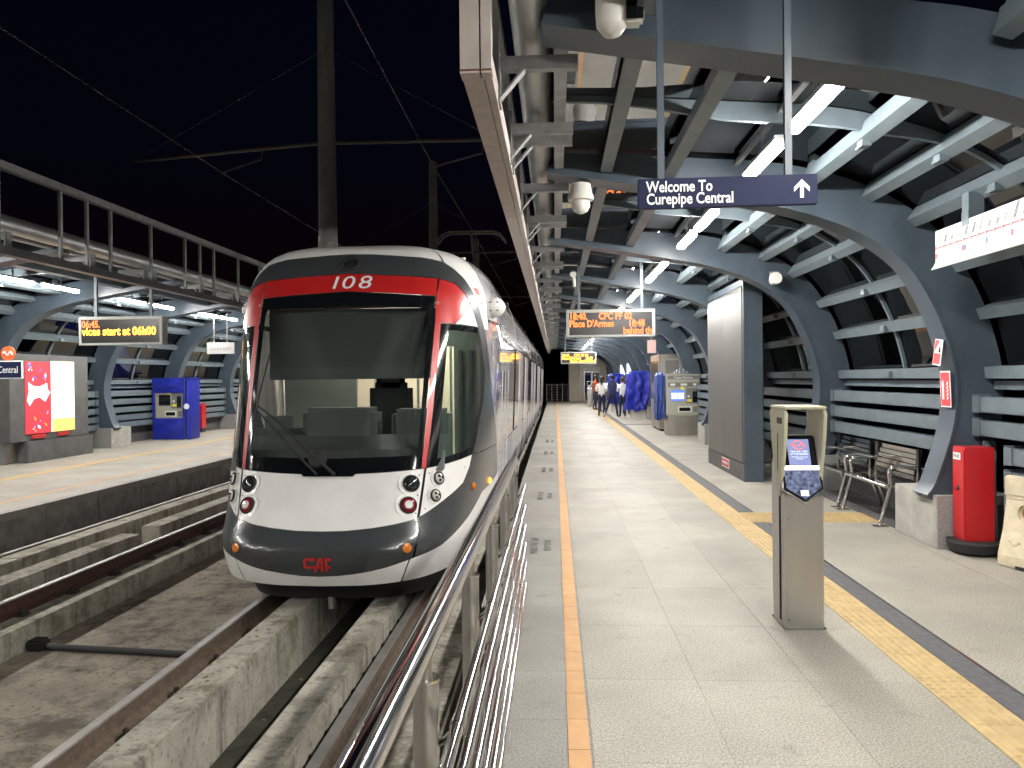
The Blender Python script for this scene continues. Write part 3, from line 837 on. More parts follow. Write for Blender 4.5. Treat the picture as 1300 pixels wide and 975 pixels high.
tskin('red_stripe', [(.462, 2.60), (.505, 2.60), (.545, 2.44), (.512, 2.43)], 'red_paint', .002, both=True)
tskin('white_stripe', [(.484, 2.525), (.524, 2.53), (.528, 2.515), (.487, 2.51)], 'white_paint', .004, both=True)
# roof lid
ring = [S(-1 + 2 * i / 60, 3.078) for i in range(61)]
part(tram, 'roof_panel', MB().add(ring, [tuple(range(61))]), 'white_paint')
# dark apron under the lip
ap = MB(); n = 40; vs = []
for z in (-.08, -.20, -.30):
    for i in range(n + 1):
        p = S(-.85 + 1.7 * i / n, max(-.33, z)); c = Vector((TC, 8.2, z)); k = .955 if z > -.1 else .90
        q = c + (p - c) * k; q.z = z; vs.append(q)
ap.add(vs, [(r * (n + 1) + i, r * (n + 1) + i + 1, (r + 1) * (n + 1) + i + 1, (r + 1) * (n + 1) + i) for r in range(2) for i in range(n)])
part(tram, 'apron', ap, 'black_rubber', smooth=True)
part(tram, 'underframe', MB().box(TC - 1.05, TC + 1.05, 7.6, TEND - .6, -.30, -.02), 'dark_under')
part(tram, 'tow_hook', MB().box(TC - .02, TC + .02, 6.66, 6.76, -.40, -.28), 'galv')
# lamps of the cab front
def disc(parent, name, s, z, prof, m, n=20, mirror=True, label=None):
    for sg in ((1, -1) if mirror else (1,)):
        _, _, M = S_frame(sg * s, z)
        o = part(parent, name, MB().lathe(prof, n, M), m, smooth=True)
        if label: o['label'] = label
def headlamp(s, z, r, inner, recess=True, ring='white_paint'):
    for sg in (1, -1):
        _, nn, M = S_frame(sg * s, z)
        h = part(tram, 'headlight', MB().lathe([(r, .004), (r * .98, .014), (r * .86, .018), (r * .84, .006), (.001, .005)], 24, M), 'black_rubber', smooth=True)
        b = MB().lathe([(r * .84, .007), (r * .7, .02), (r * .35, .028), (.001, .030)], 24, M)
        part(h, 'lens', b, inner, smooth=True)
        if inner == 'lens_red':
            part(h, 'lens_core', MB().lathe([(r * .5, .026), (r * .42, .036), (.001, .038)], 20, M), 'lens_clear', smooth=True)
        if inner == 'lens_clear':
            g = MB()
            for q in range(3):
                a = q * 2.1 + .4
                g.lathe([(r * .26, .030), (r * .2, .036), (.001, .037)], 10, M @ Matrix.Translation((math.cos(a) * r * .36, math.sin(a) * r * .36, 0)))
            part(h, 'reflector', g, 'chrome', smooth=True)
        part(h, 'housing', MB().lathe([(r * 1.32, .001), (r * 1.30, .005), (r * 1.02, .0035), (r * 1.0, .001)], 24, M @ Matrix.Translation((-.015 * sg, -.004, 0))), ring, smooth=True)
headlamp(.234, .723, .078, 'lens_dark'); headlamp(.231, .542, .078, 'lens_red')
headlamp(.318, .746, .060, 'lens_clear'); headlamp(.311, .600, .058, 'lens_clear')
disc(tram, 'indicator', .244, .208, [(.042, .002), (.040, .012), (.02, .02), (.001, .021)], 'lens_amber', 16)
disc(tram, 'marker_light', .509, .592, [(.038, .002), (.036, .02), (.02, .03), (.001, .031)], 'lens_amber', 8)
disc(tram, 'side_indicator', .717, .549, [(.034, .002), (.032, .02), (.02, .03), (.001, .031)], 'amber_lit', 8)
disc(tram, 'top_camera', .0, 2.812, [(.10, .001), (.095, .018), (.075, .022), (.07, .004), (.001, .004)], 'black_rubber', 24, False)
disc(tram, 'top_camera_lens', 0, 2.812, [(.055, .002), (.045, .02), (.001, .024)], 'lens_dark', 20, False)
# number, maker's mark
_, _, M = S_frame(0, 2.605)
for ch, dx in (('1', -.125), ('0', .0), ('8', .165)):
    _, _, M = S_frame(dx / 3.16, 2.602)
    o = link('number', text_mesh(ch, .215, 'white_text', 'CENTER', .001, sx=1.32, shear=.12), tram); o.matrix_local = Matrix.Translation(-Vector(tram.location)) @ M @ Matrix.Translation((0, 0, .006))
def poly_on(name, polys, s, z, m, h=.012, size=1.0):
    _, _, M = S_frame(s, z); b = MB()
    for poly in polys:
        v = [M @ Vector((x * size, y * size, .004)) for x, y in poly] + [M @ Vector((x * size, y * size, h)) for x, y in poly]
        k = len(poly)
        b.add(v, [tuple(range(k)), tuple(range(2 * k - 1, k - 1, -1))] + [(i, (i + 1) % k, k + (i + 1) % k, k + i) for i in range(k)])
    return part(tram, name, b, m)
bar = .045
C_ = [[(-1.0, .35), (-.85, .5), (-.12, .5), (-.2, .3), (-.78, .3), (-.82, .24)], [(-1.0, .35), (-.82, .24), (-.82, .02), (-1.0, -.1)], [(-1.0, -.1), (-.82, .02), (-.76, -.08), (.9, -.08), (.85, -.26), (-.85, -.26)]]
A_ = [[(-.3, -.5), (-.12, -.5), (.22, .3), (.04, .5)], [(.04, .5), (.38, .5), (.38, .3), (.15, .3)], [(.22, .4), (.38, .4), (.38, -.5), (.22, -.5)]]
F_ = [[(.50, .5), (1.02, .5), (.98, .3), (.50, .3)], [(.50, .3), (.68, .3), (.68, -.5), (.50, -.5)], [(.38, -.08), (.52, -.08), (.52, -.26), (.38, -.26)]]
poly_on('maker_mark', C_ + A_ + F_, 0, .085, 'logo_red', size=.122)
for sg in (1, -1):
    for q, (s_, z_) in enumerate(((.262, .79), (.262, .62), (.262, .47), (.285, .80), (.281, .50), (.44, .80))):
        _, _, M = S_frame(sg * s_ * (.972 if q < 3 else 1), z_); part(tram, 'panel_screw', MB().lathe([(.007, .001), (.005, .004), (.001, .0045)], 8, M), 'dark_wall')
# wiper
def pt(s, z, d):
    p, n, _ = S_frame(s, z); return p + n * d
part(tram, 'wiper_arm', MB().tube([pt(.02, .80, .03), pt(-.06, 1.0, .06), pt(-.15, 1.25, .06), pt(-.22, 1.40, .05)], [.016, .014, .010, .008], 8), 'black_rubber', smooth=True)
part(tram, 'wiper_arm', MB().tube([pt(-.03, .80, .03), pt(-.10, 1.0, .055), pt(-.225, 1.37, .05)], [.012, .010, .007], 8), 'black_rubber', smooth=True)
part(tram, 'wiper_blade', MB().tube([pt(-.235, .98, .025), pt(-.228, 1.5, .028), pt(-.205, 1.95, .025)], .008, 6), 'black_rubber', smooth=True)
part(tram, 'wiper_base', skin([(-.085, .835), (-.07, .79), (.07, .79), (.085, .835), (.03, .87), (-.04, .87)], .012), 'black_gloss', smooth=True)
part(tram, 'wiper_motor_cover', MB().lathe([(.085, 0), (.075, .05), (.05, .06), (.001, .06)], 10, S_frame(-.035, .93)[2]), 'black_rubber', smooth=True)
# camera pods standing out from the cab sides
for sg in (1, -1):
    c = Vector((TC + sg * 1.37, 8.35, 2.44))
    M = Matrix.Translation(c) @ Matrix.Rotation(R(90), 4, 'X') @ Matrix.Rotation(R(-18 * sg), 4, 'Y')
    pod = part(tram, 'camera_pod', MB().lathe([(.001, -.14), (.06, -.128), (.095, -.08), (.112, -.02), (.108, .07), (.07, .12), (.001, .14)], 20, M), 'white_paint', smooth=True)
    part(pod, 'pod_arm', MB().cyl(c - Vector((.18 * sg, 0, -.02)), c, .06, n=10), 'white_paint', smooth=True)
    b = MB()
    for q in range(2):
        for w in range(3): b.box(c.x - .06 + q * .07, c.x - .02 + q * .07, 8.225, 8.245, c.z - .05 + w * .045, c.z - .04 + w * .045)
    part(pod, 'vent_slot', b, 'black_rubber')
# ---- body behind the cab
def side_z(z0, z1):
    n = max(2, int((z1 - z0) / .12) + 1); return [z0 + (z1 - z0) * i / (n - 1) for i in range(n)]
def side_panel(name, y0, y1, z0, z1, m, off=0.0, parent=None, sides=(1, -1)):
    o = None
    for sg in sides:
        b = MB(); zs = side_z(z0, z1); vs = []
        for z in zs:
            for y in (y0, y1):
                for d in (0, -.03): vs.append((TC + sg * (fw(z) + off + d), y, z))
        fs = []
        for i in range(len(zs) - 1):
            a = i * 4; c = a + 4
            fs += [(a, a + 2, c + 2, c), (a + 1, c + 1, c + 3, a + 3), (a, c, c + 1, a + 1), (a + 2, a + 3, c + 3, c + 2)]
        fs += [(0, 1, 3, 2), (len(vs) - 4, len(vs) - 2, len(vs) - 1, len(vs) - 3)]
        o = part(parent or tram, name, b.add(vs, fs), m, smooth=True)
    return o
def window_panel(y0, y1, z0=.80, z1=2.12):
    side_panel('window', y0 + .04, y1 - .04, z0, z1, 'wrap', -.006)
def roof_module(y0, y1):
    zs = [2.28 + .04 * i for i in range(21)]
    prof = [(TC + fw(min(z, 3.08)), min(z, 3.08)) for z in zs]
    prof = prof + [(2 * TC - x, z) for x, z in reversed(prof)]
    b = MB(); n = len(prof)
    vs = [(x, y0, z) for x, z in prof] + [(x, y1, z) for x, z in prof]
    fs = [(i, i + 1, n + i + 1, n + i) for i in range(n - 1)] + [tuple(range(n)), tuple(range(2 * n - 1, n - 1, -1))]
    part(tram, 'roof_shell', b.add(vs, fs), 'side_paint', smooth=True)
def body(y0, y1, plan_):
    roof_module(y0, y1)
    side_panel('cantrail', y0, y1, 2.15, 2.255, 'side_paint', .004)
    y = y0
    for kind, w in plan_:
        if kind == 'p':
            side_panel('side_panel', y + .006, y + w - .006, -.10, 2.14, 'side_paint')
        elif kind == 'w':
            side_panel('side_panel', y + .006, y + w - .006, -.10, .785, 'side_paint')
            window_panel(y, y + w)
            side_panel('window_post', y, y + .045, .79, 2.14, 'black_gloss', -.004)
        elif kind == 'd':
            for h in (0, 1):
                a = y + h * w / 2 + .008; c = a + w / 2 - .016
                for sg in (1, -1):
                    d = side_panel('door', a, c, -.06, .18, 'side_paint', .006, sides=(sg,))
                    side_panel('door_post', a, a + .09, .182, 2.12, 'side_paint', .006, d, (sg,)); side_panel('door_post', c - .09, c, .182, 2.12, 'side_paint', .006, d, (sg,))
                    side_panel('door_glass', a + .091, c - .091, .182, 2.12, 'wrap', 0, d, (sg,))
        y += w
body(YB, 12.25, [('p', .25), ('d', 1.3), ('w', 1.5)])
side_panel('side_graphic', 11.0, 12.0, .15, .75, 'graphic', .003)
edges = [(12.6, 19.6), (19.95, 26.95), (27.3, 34.3), (34.65, TEND)]
for a, b_ in edges:
    W = b_ - a; w = (W - 2.6) / 3
    body(a, b_, [('w', w), ('d', 1.3), ('w', w), ('d', 1.3), ('w', w)])
for y0, y1 in ((12.25, 12.6), (19.6, 19.95), (26.95, 27.3), (34.3, 34.65)):
    b = MB()
    for k in range(5):
        a = y0 + .01 + k * (y1 - y0 - .02) / 5; d = .06 if k % 2 else .10
        b.box(TC - 1.33 + d, TC + 1.33 - d, a, a + .055, -.05, 2.9)
    part(tram, 'bellows', b, 'black_rubber')
part(tram, 'tail', MB().box(TC - 1.28, TC + 1.28, TEND, TEND + .8, -.05, 2.85), 'grey_paint', bevel=.12)
part(tram, 'floor', MB().box(TC - 1.25, TC + 1.25, 7.3, TEND, -.019, .05), 'cab_grey')
for y0, y1 in ((10.0, 12.0), (14, 19), (21, 26), (28.4, 34), (36, 41)):
    part(tram, 'roof_unit', MB().box(TC - .8, TC + .8, y0, y1, 3.08, 3.24), 'grey_paint', bevel=.06)
b = MB()
for dx, y in ((.82, 8.75), (.95, 8.95), (-.82, 8.75), (-.95, 8.95)): b.cyl((TC + dx, y, 2.98), (TC + dx, y, 3.09), .03, n=8)
part(tram, 'roof_fixing', b, 'cctv_white')
# pantograph
pan = part(tram, 'pantograph', MB().tube([(TC - .5, 17.2, 3.22), (TC, 19.4, 4.4), (TC, 18.6, 5.24)], .035, 8).tube([(TC + .5, 17.2, 3.22), (TC, 19.4, 4.4)], .03, 8), 'wire', smooth=True)
part(pan, 'collector_head', MB().tube([(TC - .85, 18.5, 5.02), (TC - .72, 18.5, 5.2), (TC - .55, 18.5, 5.27), (TC + .55, 18.5, 5.27), (TC + .72, 18.5, 5.2), (TC + .85, 18.5, 5.02)], .022, 8)
     .tube([(TC - .85, 18.8, 5.02), (TC - .72, 18.8, 5.2), (TC - .55, 18.8, 5.27), (TC + .55, 18.8, 5.27), (TC + .72, 18.8, 5.2), (TC + .85, 18.8, 5.02)], .022, 8), 'galv', smooth=True)
# cab interior
part(tram, 'dashboard', MB().box(TC - .45, TC + .28, 7.25, 7.6, .3, 1.38), 'cab_grey', bevel=.05)
part(tram, 'dashboard', MB().box(TC + .42, TC + .98, 7.3, 7.7, .3, 1.36), 'cab_grey', bevel=.05)
part(tram, 'dashboard', MB().box(TC - 1.0, TC - .48, 7.3, 7.6, .3, 1.30), 'cab_grey', bevel=.12)
part(tram, 'dash_cowl', MB().prism([(6.85, .82), (7.28, .82), (7.28, 1.12), (7.0, 1.0)], 'x', TC - 1.0, TC + 1.0), 'cab_grey')
seat = part(tram, 'driver_seat', MB().box(TC - .02, TC + .46, 8.2, 8.34, .7, 1.62), 'cab_dark', bevel=.06)
part(seat, 'head_rest', MB().box(TC + .06, TC + .38, 8.18, 8.30, 1.56, 1.78), 'cab_dark', bevel=.06)
part(seat, 'seat_cushion', MB().box(TC - .04, TC + .48, 7.8, 8.3, .58, .74), 'cab_dark', bevel=.05)
part(tram, 'sun_blind', MB().box(TC - .82, TC + .86, 7.42, 7.425, 1.68, 2.36), 'blind')
part(tram, 'blind_bar', MB().box(TC - .82, TC + .86, 7.40, 7.43, 1.66, 1.78), 'cab_grey', bevel=.01)
part(tram, 'blind_rail', MB().box(TC - .9, TC + .9, 7.36, 7.40, 2.36, 2.41), 'cab_cream')
part(tram, 'cab_bulkhead', MB().box(TC - 1.3, TC - .40, 9.15, 9.2, .05, 2.5).box(TC - .40, TC + 1.3, 9.15, 9.2, 2.05, 2.5).box(TC - .1, TC + .12, 9.15, 9.2, .05, 2.05).box(TC + .5, TC + .58, 9.15, 9.2, .05, 2.05).box(TC + .80, TC + 1.3, 9.15, 9.2, .05, 2.05), 'cab_lining')
for k in range(3): part(tram, 'lining_rib', MB().box(TC + .86 + .13 * k, TC + .90 + .13 * k, 9.11, 9.149, .3, 2.0), 'cab_grey')
for x in (-.35, .22, .66, 1.0):
    part(tram, 'grab_pole', MB().cyl((TC + x, 9.9, .05), (TC + x, 9.9, 2.4), .02, n=8), 'stainless', smooth=True)
part(tram, 'saloon_partition', MB().box(TC - 1.2, TC + 1.2, 12.2, 12.24, .05, 2.4), 'cab_cream')
part(tram, 'interior_light', MB().box(TC - .45, TC - .25, 9.5, 18, 2.56, 2.58), 'led_strip')
part(tram, 'interior_light', MB().box(TC + .35, TC + .55, 9.5, 18, 2.56, 2.58), 'led_strip')
part(tram, 'cab_fill_light', MB().box(TC - .5, TC + .5, 8.5, 8.6, 2.57, 2.59), 'led_strip')  # unseen strip added to brighten the cab interior
part(tram, 'cab_ceiling', MB().box(TC - 1.0, TC + 1.0, 8.1, 12.2, 2.60, 2.63), 'cab_grey')

# ------------------------------------------------------------------ overhead line
def mast(y, label, top=8.7):
    t = thing('catenary_mast', label, 'mast', (-3.9, y, -.78))
    part(t, 'mast', MB().cyl((-3.9, y, -.78), (-3.9, y, top), .19, .135, n=16), 'pole_concrete', smooth=True)
    part(t, 'mast_pale_band', MB().cyl((-3.9, y, 3.3), (-3.9, y, 4.02), .178, .172, n=16), 'concrete', smooth=True)  # lighter concrete band round the mast shaft
    z = 5.75
    part(t, 'cantilever', MB().cyl((-4.05, y, z), (-7.35, y, z - .22), .035, n=8), 'wire', smooth=True)
    part(t, 'cantilever', MB().cyl((-3.75, y, z), (-.95, y, z - .02), .035, n=8), 'wire', smooth=True)
    part(t, 'stay', MB().cyl((-4.05, y, 7.3), (-7.3, y, z - .2), .006, n=6), 'wire'); part(t, 'stay', MB().cyl((-3.75, y, 7.3), (-1.0, y, z), .006, n=6), 'wire')
    for x0, x1 in ((-5.05, -5.75), (-1.2, -2.05)):
        part(t, 'steady_arm', MB().tube([(x0, y, z - .06), (x0, y, z - .24), (x1, y, z - .46)], .018, 6), 'wire', smooth=True)
mast(12.9, 'thick grey catenary mast rising behind the tram roof, nearest of three')
mast(24.4, 'grey catenary mast, the middle one, seen right of the nearest mast')
mast(38.0, 'most distant catenary mast, beyond the pantograph')
for x, pts, lab in ((-2.0, [(-2.05, 0, 5.62), (-2.05, 12.9, 5.30), (-2.0, 18.5, 5.30), (-2.03, 38, 5.3), (-2.03, 70, 5.4)], 'overhead contact wire above the tram'),
                    (-5.7, [(-5.6, 0, 5.40), (-5.72, 12.9, 5.26), (-5.7, 38, 5.3), (-5.7, 70, 5.4)], 'overhead contact wire above the empty track')):
    t = thing('contact_wire', lab, 'wire', (x, 12.9, 5.3)); part(t, 'wire', MB().tube(pts, .009, 6), 'wire')
t = thing('feeder_wire', 'thin wires crossing far away behind the pantograph', 'wire', (-2, 30, 5.3))
part(t, 'wire', MB().tube([(-3.9, 38, 5.8), (-.3, 38, 5.76)], .02, 6), 'wire')

# ------------------------------------------------------------------ handrail beside the near track
t = thing('handrail', 'polished stainless handrail with six bars along the platform edge in the foreground', 'handrail', (-.31, .2, 0))
part(t, 'top_rail', MB().tube([(-.31, -.6, 1.05), (-.31, 5.50, 1.05), (-.31, 5.56, 1.02), (-.31, 5.58, .96)], .034, 20), 'chrome', smooth=True)
bars = [.845, .70, .555, .41, .265, .12]
for z in bars: part(t, 'bar', MB().cyl((-.235, -.6, z), (-.235, 5.62, z), .0155, n=14), 'chrome', smooth=True)
for y in (-.1, .82, 1.75, 2.68, 3.60, 4.52, 5.44):
    p = part(t, 'post', MB().cyl((-.31, y, -.55), (-.31, y, .95), .031, n=18), 'validator_steel', smooth=True)
    part(p, 'pin', MB().cyl((-.31, y, .94), (-.31, y, 1.03), .016, n=12), 'brushed', smooth=True)
    part(p, 'post_cap', MB().cyl((-.31, y, .945), (-.31, y, .953), .034, n=18), 'chrome', smooth=True)
    for z in bars:
        part(p, 'bracket', MB().tube([(-.285, y, z - .05), (-.262, y, z - .035), (-.25, y, z - .02), (-.222, y, z - .018)], .008, 8).cyl((-.235, y - .016, z - .001), (-.235, y + .016, z - .001), .019, n=12), 'stainless', smooth=True)

# ------------------------------------------------------------------ signs
t = thing('hanging_sign', 'navy hanging sign reading Welcome To Curepipe Central with a white arrow', 'sign', (.88, 3.9, 2.5))
sx0, sx1, sz0, sz1, sy = .432, 1.326, 2.512, 2.664, 3.9
part(t, 'sign_panel', MB().box(sx0, sx1, sy, sy + .035, sz0, sz1), 'sign_navy', bevel=.003)
for x in (.551, 1.186): part(t, 'hanger', MB().box(x - .017, x + .017, sy + .002, sy + .034, sz1, 3.84), 'steel_blue')
text(t, 'Welcome To', .079, 'white_text', (.474, sy - .002, 2.618), sx=.78, offset=.0012)
text(t, 'Curepipe Central', .079, 'white_text', (.474, sy - .002, 2.556), sx=.78, offset=.0012)
part(t, 'arrow', MB().prism([(1.239, 2.545), (1.257, 2.545), (1.257, 2.605), (1.286, 2.575), (1.286, 2.598), (1.248, 2.636), (1.210, 2.598), (1.210, 2.575), (1.239, 2.605)], 'y', sy - .004, sy - .001), 'white_text')
t.rotation_euler = (0, 0, R(-1.5))

# route map, hung along the wall side
t = thing('route_map', 'long white tram line map hanging beside the wall, top right', 'sign', (3.3, 6.0, 2.55))
b = MB(); pr = [(3.30, 2.885), (3.30, 2.62), (3.285, 2.585), (3.26, 2.555), (3.268, 2.548), (3.295, 2.58), (3.312, 2.62), (3.312, 2.885)]
part(t, 'map_panel', b.prism(pr, 'y', 4.3, 6.76), 'map_white')
for y in (6.28, 4.8):
    part(t, 'hanger', MB().box(3.30, 3.42, y - .05, y + .05, 2.886, 3.10).box(3.296, 3.31, y - .052, y + .052, 2.84, 2.95), 'steel_light')
part(t, 'route_line', MB().box(3.296, 3.299, 4.4, 6.74, 2.727, 2.739), 'map_red')
ny = [6.735 - .108 * k for k in range(22)]
b = MB(); b2 = MB(); b3 = MB()
for k, y in enumerate(ny):
    b.prism([(y - .014, 2.733), (y, 2.752), (y + .014, 2.733), (y, 2.714)], 'x', 3.2925, 3.2955)
    b2.prism([(y - .008, 2.733), (y, 2.745), (y + .008, 2.733), (y, 2.721)], 'x', 3.290, 3.2922)
    L = (.05, .06, .035, .05, .07, .08, .1, .05, .05, .07, .12)[k % 11]
    for w in range(2 if k % 3 else 1): b3.prism([(y - .01 - w * .02, 2.765), (y - .019 - w * .02, 2.765), (y - .019 - w * .02 - L * .5, 2.765 + L), (y - .01 - w * .02 - L * .5, 2.765 + L)], 'x', 3.296, 3.299)
part(t, 'stop_marker', b, 'map_red'); part(t, 'stop_centre', b2, 'map_white')['kind'] = 'stuff'; o = part(t, 'stop_name', b3, 'map_grey'); o['kind'] = 'stuff'
part(t, 'branch_line', MB().prism([(ny[13], 2.73), (ny[13] - .008, 2.735), (ny[14] - .01, 2.655), (4.4, 2.66), (4.4, 2.652), (ny[14], 2.648)], 'x', 3.296, 3.299), 'map_grey')
for y, m in ((ny[0], 'map_red'), (ny[4] + .014, 'map_red'), (ny[4] - .02, 'map_blue'), (ny[7], 'map_blue'), (ny[10], 'map_red'), (ny[12], 'map_red')):
    part(t, 'symbol', MB().box(3.296, 3.299, y - .014, y + .014, 2.645, 2.69), m)

def led_board(name, label, x0, x1, y, z0, z1, lines, hang, col, side=None):
    t = thing(name, label, 'departure board', ((x0 + x1) / 2, y, z0))
    w = x1 - x0; fr = .055
    part(t, 'case', MB().box(x0, x1, y + .03, y + .20, z0, z1), 'led_frame', bevel=.01)
    part(t, 'frame', MB().box(x0, x1, y, y + .029, z1 - fr, z1).box(x0, x1, y, y + .029, z0, z0 + fr * .7).box(x0, x0 + fr, y, y + .029, z0 + fr * .7 + .001, z1 - fr - .001).box(x1 - fr, x1, y, y + .029, z0 + fr * .7 + .001, z1 - fr - .001), 'led_frame', bevel=.004)
    part(t, 'screen', MB().box(x0 + fr, x1 - fr, y + .015, y + .028, z0 + fr * .7, z1 - fr), 'led_screen')
    for x in hang: part(t, 'hanger', MB().box(x - .025, x + .025, y + .09, y + .14, z1, 3.75), 'steel_light')
    for body, xx, zz, sz, al, m in lines:
        text(t, body, sz, m, (x0 + fr + xx, y + .012, z0 + zz), align=al, sx=.80 if len(body) < 15 or y > 20 else .86, offset=.005, name='led_text')
    return t
led_board('departure_board', 'lit departure board reading Place D Armes hanging over the near platform', .205, 1.775, 13.5, 2.37, 2.86,
          [('18:40.', .0, .365, .165, 'LEFT', 'led_orange'), ('CPC PF 02', .52, .365, .165, 'LEFT', 'led_orange'), ("Place D'Armes", 0, .235, .165, 'LEFT', 'led_orange'),
           ('18:48', 1.04, .235, .165, 'LEFT', 'led_orange'), ('behind th', 1.455, .105, .165, 'RIGHT', 'led_orange')], (.44, 1.55), 'o')
led_board('departure_board', 'smaller distant departure board glowing yellow under the near canopy', .25, 1.80, 33, 2.26, 2.78,
          [('18:40.', .0, .36, .17, 'LEFT', 'led_yellow'), ('CPC PF 02', .52, .36, .17, 'LEFT', 'led_yellow'), ("Place D'Armes", 0, .235, .17, 'LEFT', 'led_yellow'),
           ('18:48', 1.02, .235, .17, 'LEFT', 'led_yellow'), ('Please stand behind', 1.42, .11, .17, 'RIGHT', 'led_yellow')], (.45, 1.6), 'y')
led_board('departure_board', 'departure board reading vices start at 06h00 under the opposite canopy', -8.72, -7.14, 13.4, 2.34, 2.86,
          [('06:45.', .0, .375, .175, 'LEFT', 'led_orange'), ('vices start at 06h00', .0, .245, .205, 'LEFT', 'led_yellow')], (-8.45, -7.4), 'y')

t = thing('route_map', 'small white hanging map panel under the opposite canopy beside the tram', 'sign', (-9.05, 20, 2.38))
part(t, 'map_panel', MB().box(-9.42, -8.66, 20, 20.03, 2.40, 2.71), 'map_white', bevel=.003)
part(t, 'map_line', MB().box(-9.34, -8.74, 19.995, 19.999, 2.55, 2.556), 'map_grey')
b = MB()
for k in range(9): b.box(-9.33 + k * .07, -9.32 + k * .07, 19.995, 19.999, 2.475 + .01 * (k % 3), 2.54)
part(t, 'map_text', b, 'map_grey')
for x in (-9.22, -8.86): part(t, 'hanger', MB().box(x - .012, x + .012, 20.005, 20.025, 2.71, 3.5), 'galv')

t = thing('station_sign', 'navy station name sign ending in Central with an orange round logo, left edge', 'sign', (-10.1, 13.2, 0))
part(t, 'sign_border', MB().box(-10.95, -9.66, 13.2, 13.24, 1.74, 2.07), 'sign_white', bevel=.003)
part(t, 'sign_panel', MB().box(-10.93, -9.68, 13.19, 13.199, 1.76, 2.05), 'sign_navy')
text(t, 'Curepipe Central', .175, 'white_text', (-9.73, 13.188, 1.90), align='RIGHT', sx=.72)
part(t, 'logo_disc', MB().cyl((-9.93, 13.2, 2.20), (-9.93, 13.23, 2.20), .13, n=24), 'logo_orange', smooth=True)
part(t, 'logo_wave', MB().tube([(-10.02 + .018 * k, 13.195, 2.20 + .04 * math.sin(k * 1.0)) for k in range(11)], .012, 6), 'sign_white', smooth=True)
for x in (-10.6,): part(t, 'post', MB().cyl((x, 13.26, 0), (x, 13.26, 2.02), .025, n=10), 'galv', smooth=True)

# no-smoking and fire notices on the rib behind the fire cabinet
def notice(name, label, z0, z1, tilt, w=.19):
    t = thing(name, label, 'notice', (3.76, 7.52, (z0 + z1) / 2)); t.rotation_euler = (R(tilt), R(4 if z0 > 1.7 else -2), 0)
    h = (z1 - z0) / 2
    x = {True: -.075, False: -.005}[z0 > 1.7]
    part(t, 'notice_card', MB().box(x, x + .004, -w / 2, w / 2, -h, h), 'sign_white', False)
    part(t, 'notice_print', MB().box(x - .003, x - .001, -w / 2 + .012, w / 2 - .012, -h + .012, h * .96 - .01 if z0 < 1.7 else -.01), 'map_red', False)
    if z0 > 1.7:
        part(t, 'notice_print', MB().prism([(w / 2 - .012, h - .01), (w / 2 - .012, .0), (-.02, h - .01)], 'x', x - .003, x - .001), 'map_red', False)
        part(t, 'pictogram', MB().prism([(-.02, .0), (-.06, .0), (-.05, .04), (-.03, .06)], 'x', x - .005, x - .003), 'black_rubber', False)
    else:
        part(t, 'pictogram', MB().box(x - .006, x - .0035, .02, .05, -.10, .03).prism([(.015, .03), (.055, .03), (.05, .07), (.03, .09)], 'x', x - .006, x - .0035), 'sign_white', False)
        b = MB()
        for k in range(5): b.prism([(-.03, -.10 + k * .035), (-.05, -.10 + k * .035), (-.065, -.07 + k * .035), (-.045, -.07 + k * .035)], 'x', x - .006, x - .0035)
        part(t, 'notice_text', b, 'sign_white', False)
notice('warning_notice', 'tilted red and white notice stuck on the rib, upper of two', 1.73, 1.98, 7, .15)
notice('fire_notice', 'orange-red fire extinguisher notice on the rib, lower of two', 1.33, 1.68, 0)
t = thing('hanging_notice', 'small pale pink notice hanging before the steel cabinet', 'notice', (2.52, 20, 2.3))
part(t, 'notice_card', MB().box(2.42, 2.64, 20, 20.02, 2.28, 2.62), 'pink_sign'); part(t, 'hanger', MB().box(2.51, 2.54, 20.005, 20.015, 2.62, 3.4), 'galv')

# ------------------------------------------------------------------ cameras on the ceiling, loudspeakers
def dome(loc, label, s=1.0):
    x, y, z = loc
    t = thing('dome_camera', label, 'camera', loc)
    part(t, 'housing', MB().lathe([(.05 * s, .16 * s), (.10 * s, .15 * s), (.115 * s, .06 * s), (.13 * s, .03 * s), (.125 * s, -.01 * s), (.09 * s, -.02 * s)], 20, Matrix.Translation(loc)), 'cctv_white', smooth=True)
    part(t, 'dome', MB().lathe([(.09 * s, -.02 * s), (.092 * s, -.07 * s), (.07 * s, -.115 * s), (.03 * s, -.14 * s), (.001, -.143 * s)], 20, Matrix.Translation(loc)), 'cctv_white', smooth=True)
    part(t, 'bracket', MB().cyl((x, y, z + .15 * s), (x, y, z + .36 * s), .02, n=10), 'galv', smooth=True)
dome((.27, 7.55, 3.42), 'white dome camera hanging under the rib left of the welcome sign')
dome((2.46, 20.4, 2.86), 'small white dome camera above the pink notice', .8)
t = thing('bullet_camera', 'white camera on the end beam at the top of the picture', 'camera', (.33, 4.2, 3.62))
part(t, 'mount', MB().lathe([(.001, -.12), (.05, -.105), (.085, -.06), (.09, .02), (.09, .12)], 18, Matrix.Translation((.33, 4.2, 3.64))), 'cctv_white', smooth=True)
part(t, 'camera_body', MB().box(.38, .50, 4.12, 4.24, 3.575, 3.70), 'cctv_white', bevel=.02); part(t, 'camera_face', MB().box(.40, .495, 4.112, 4.118, 3.58, 3.68), 'black_gloss', bevel=.002)
t = thing('bullet_camera', 'small camera on a stalk under the canopy above the departure board', 'camera', (.36, 14.6, 3.45))
part(t, 'camera_body', MB().cyl((.36, 14.45, 3.62), (.36, 14.6, 3.66), .06, n=14), 'cctv_white', smooth=True); part(t, 'stalk', MB().cyl((.38, 14.6, 3.4), (.38, 14.6, 3.6), .03, n=10), 'cctv_white', smooth=True)
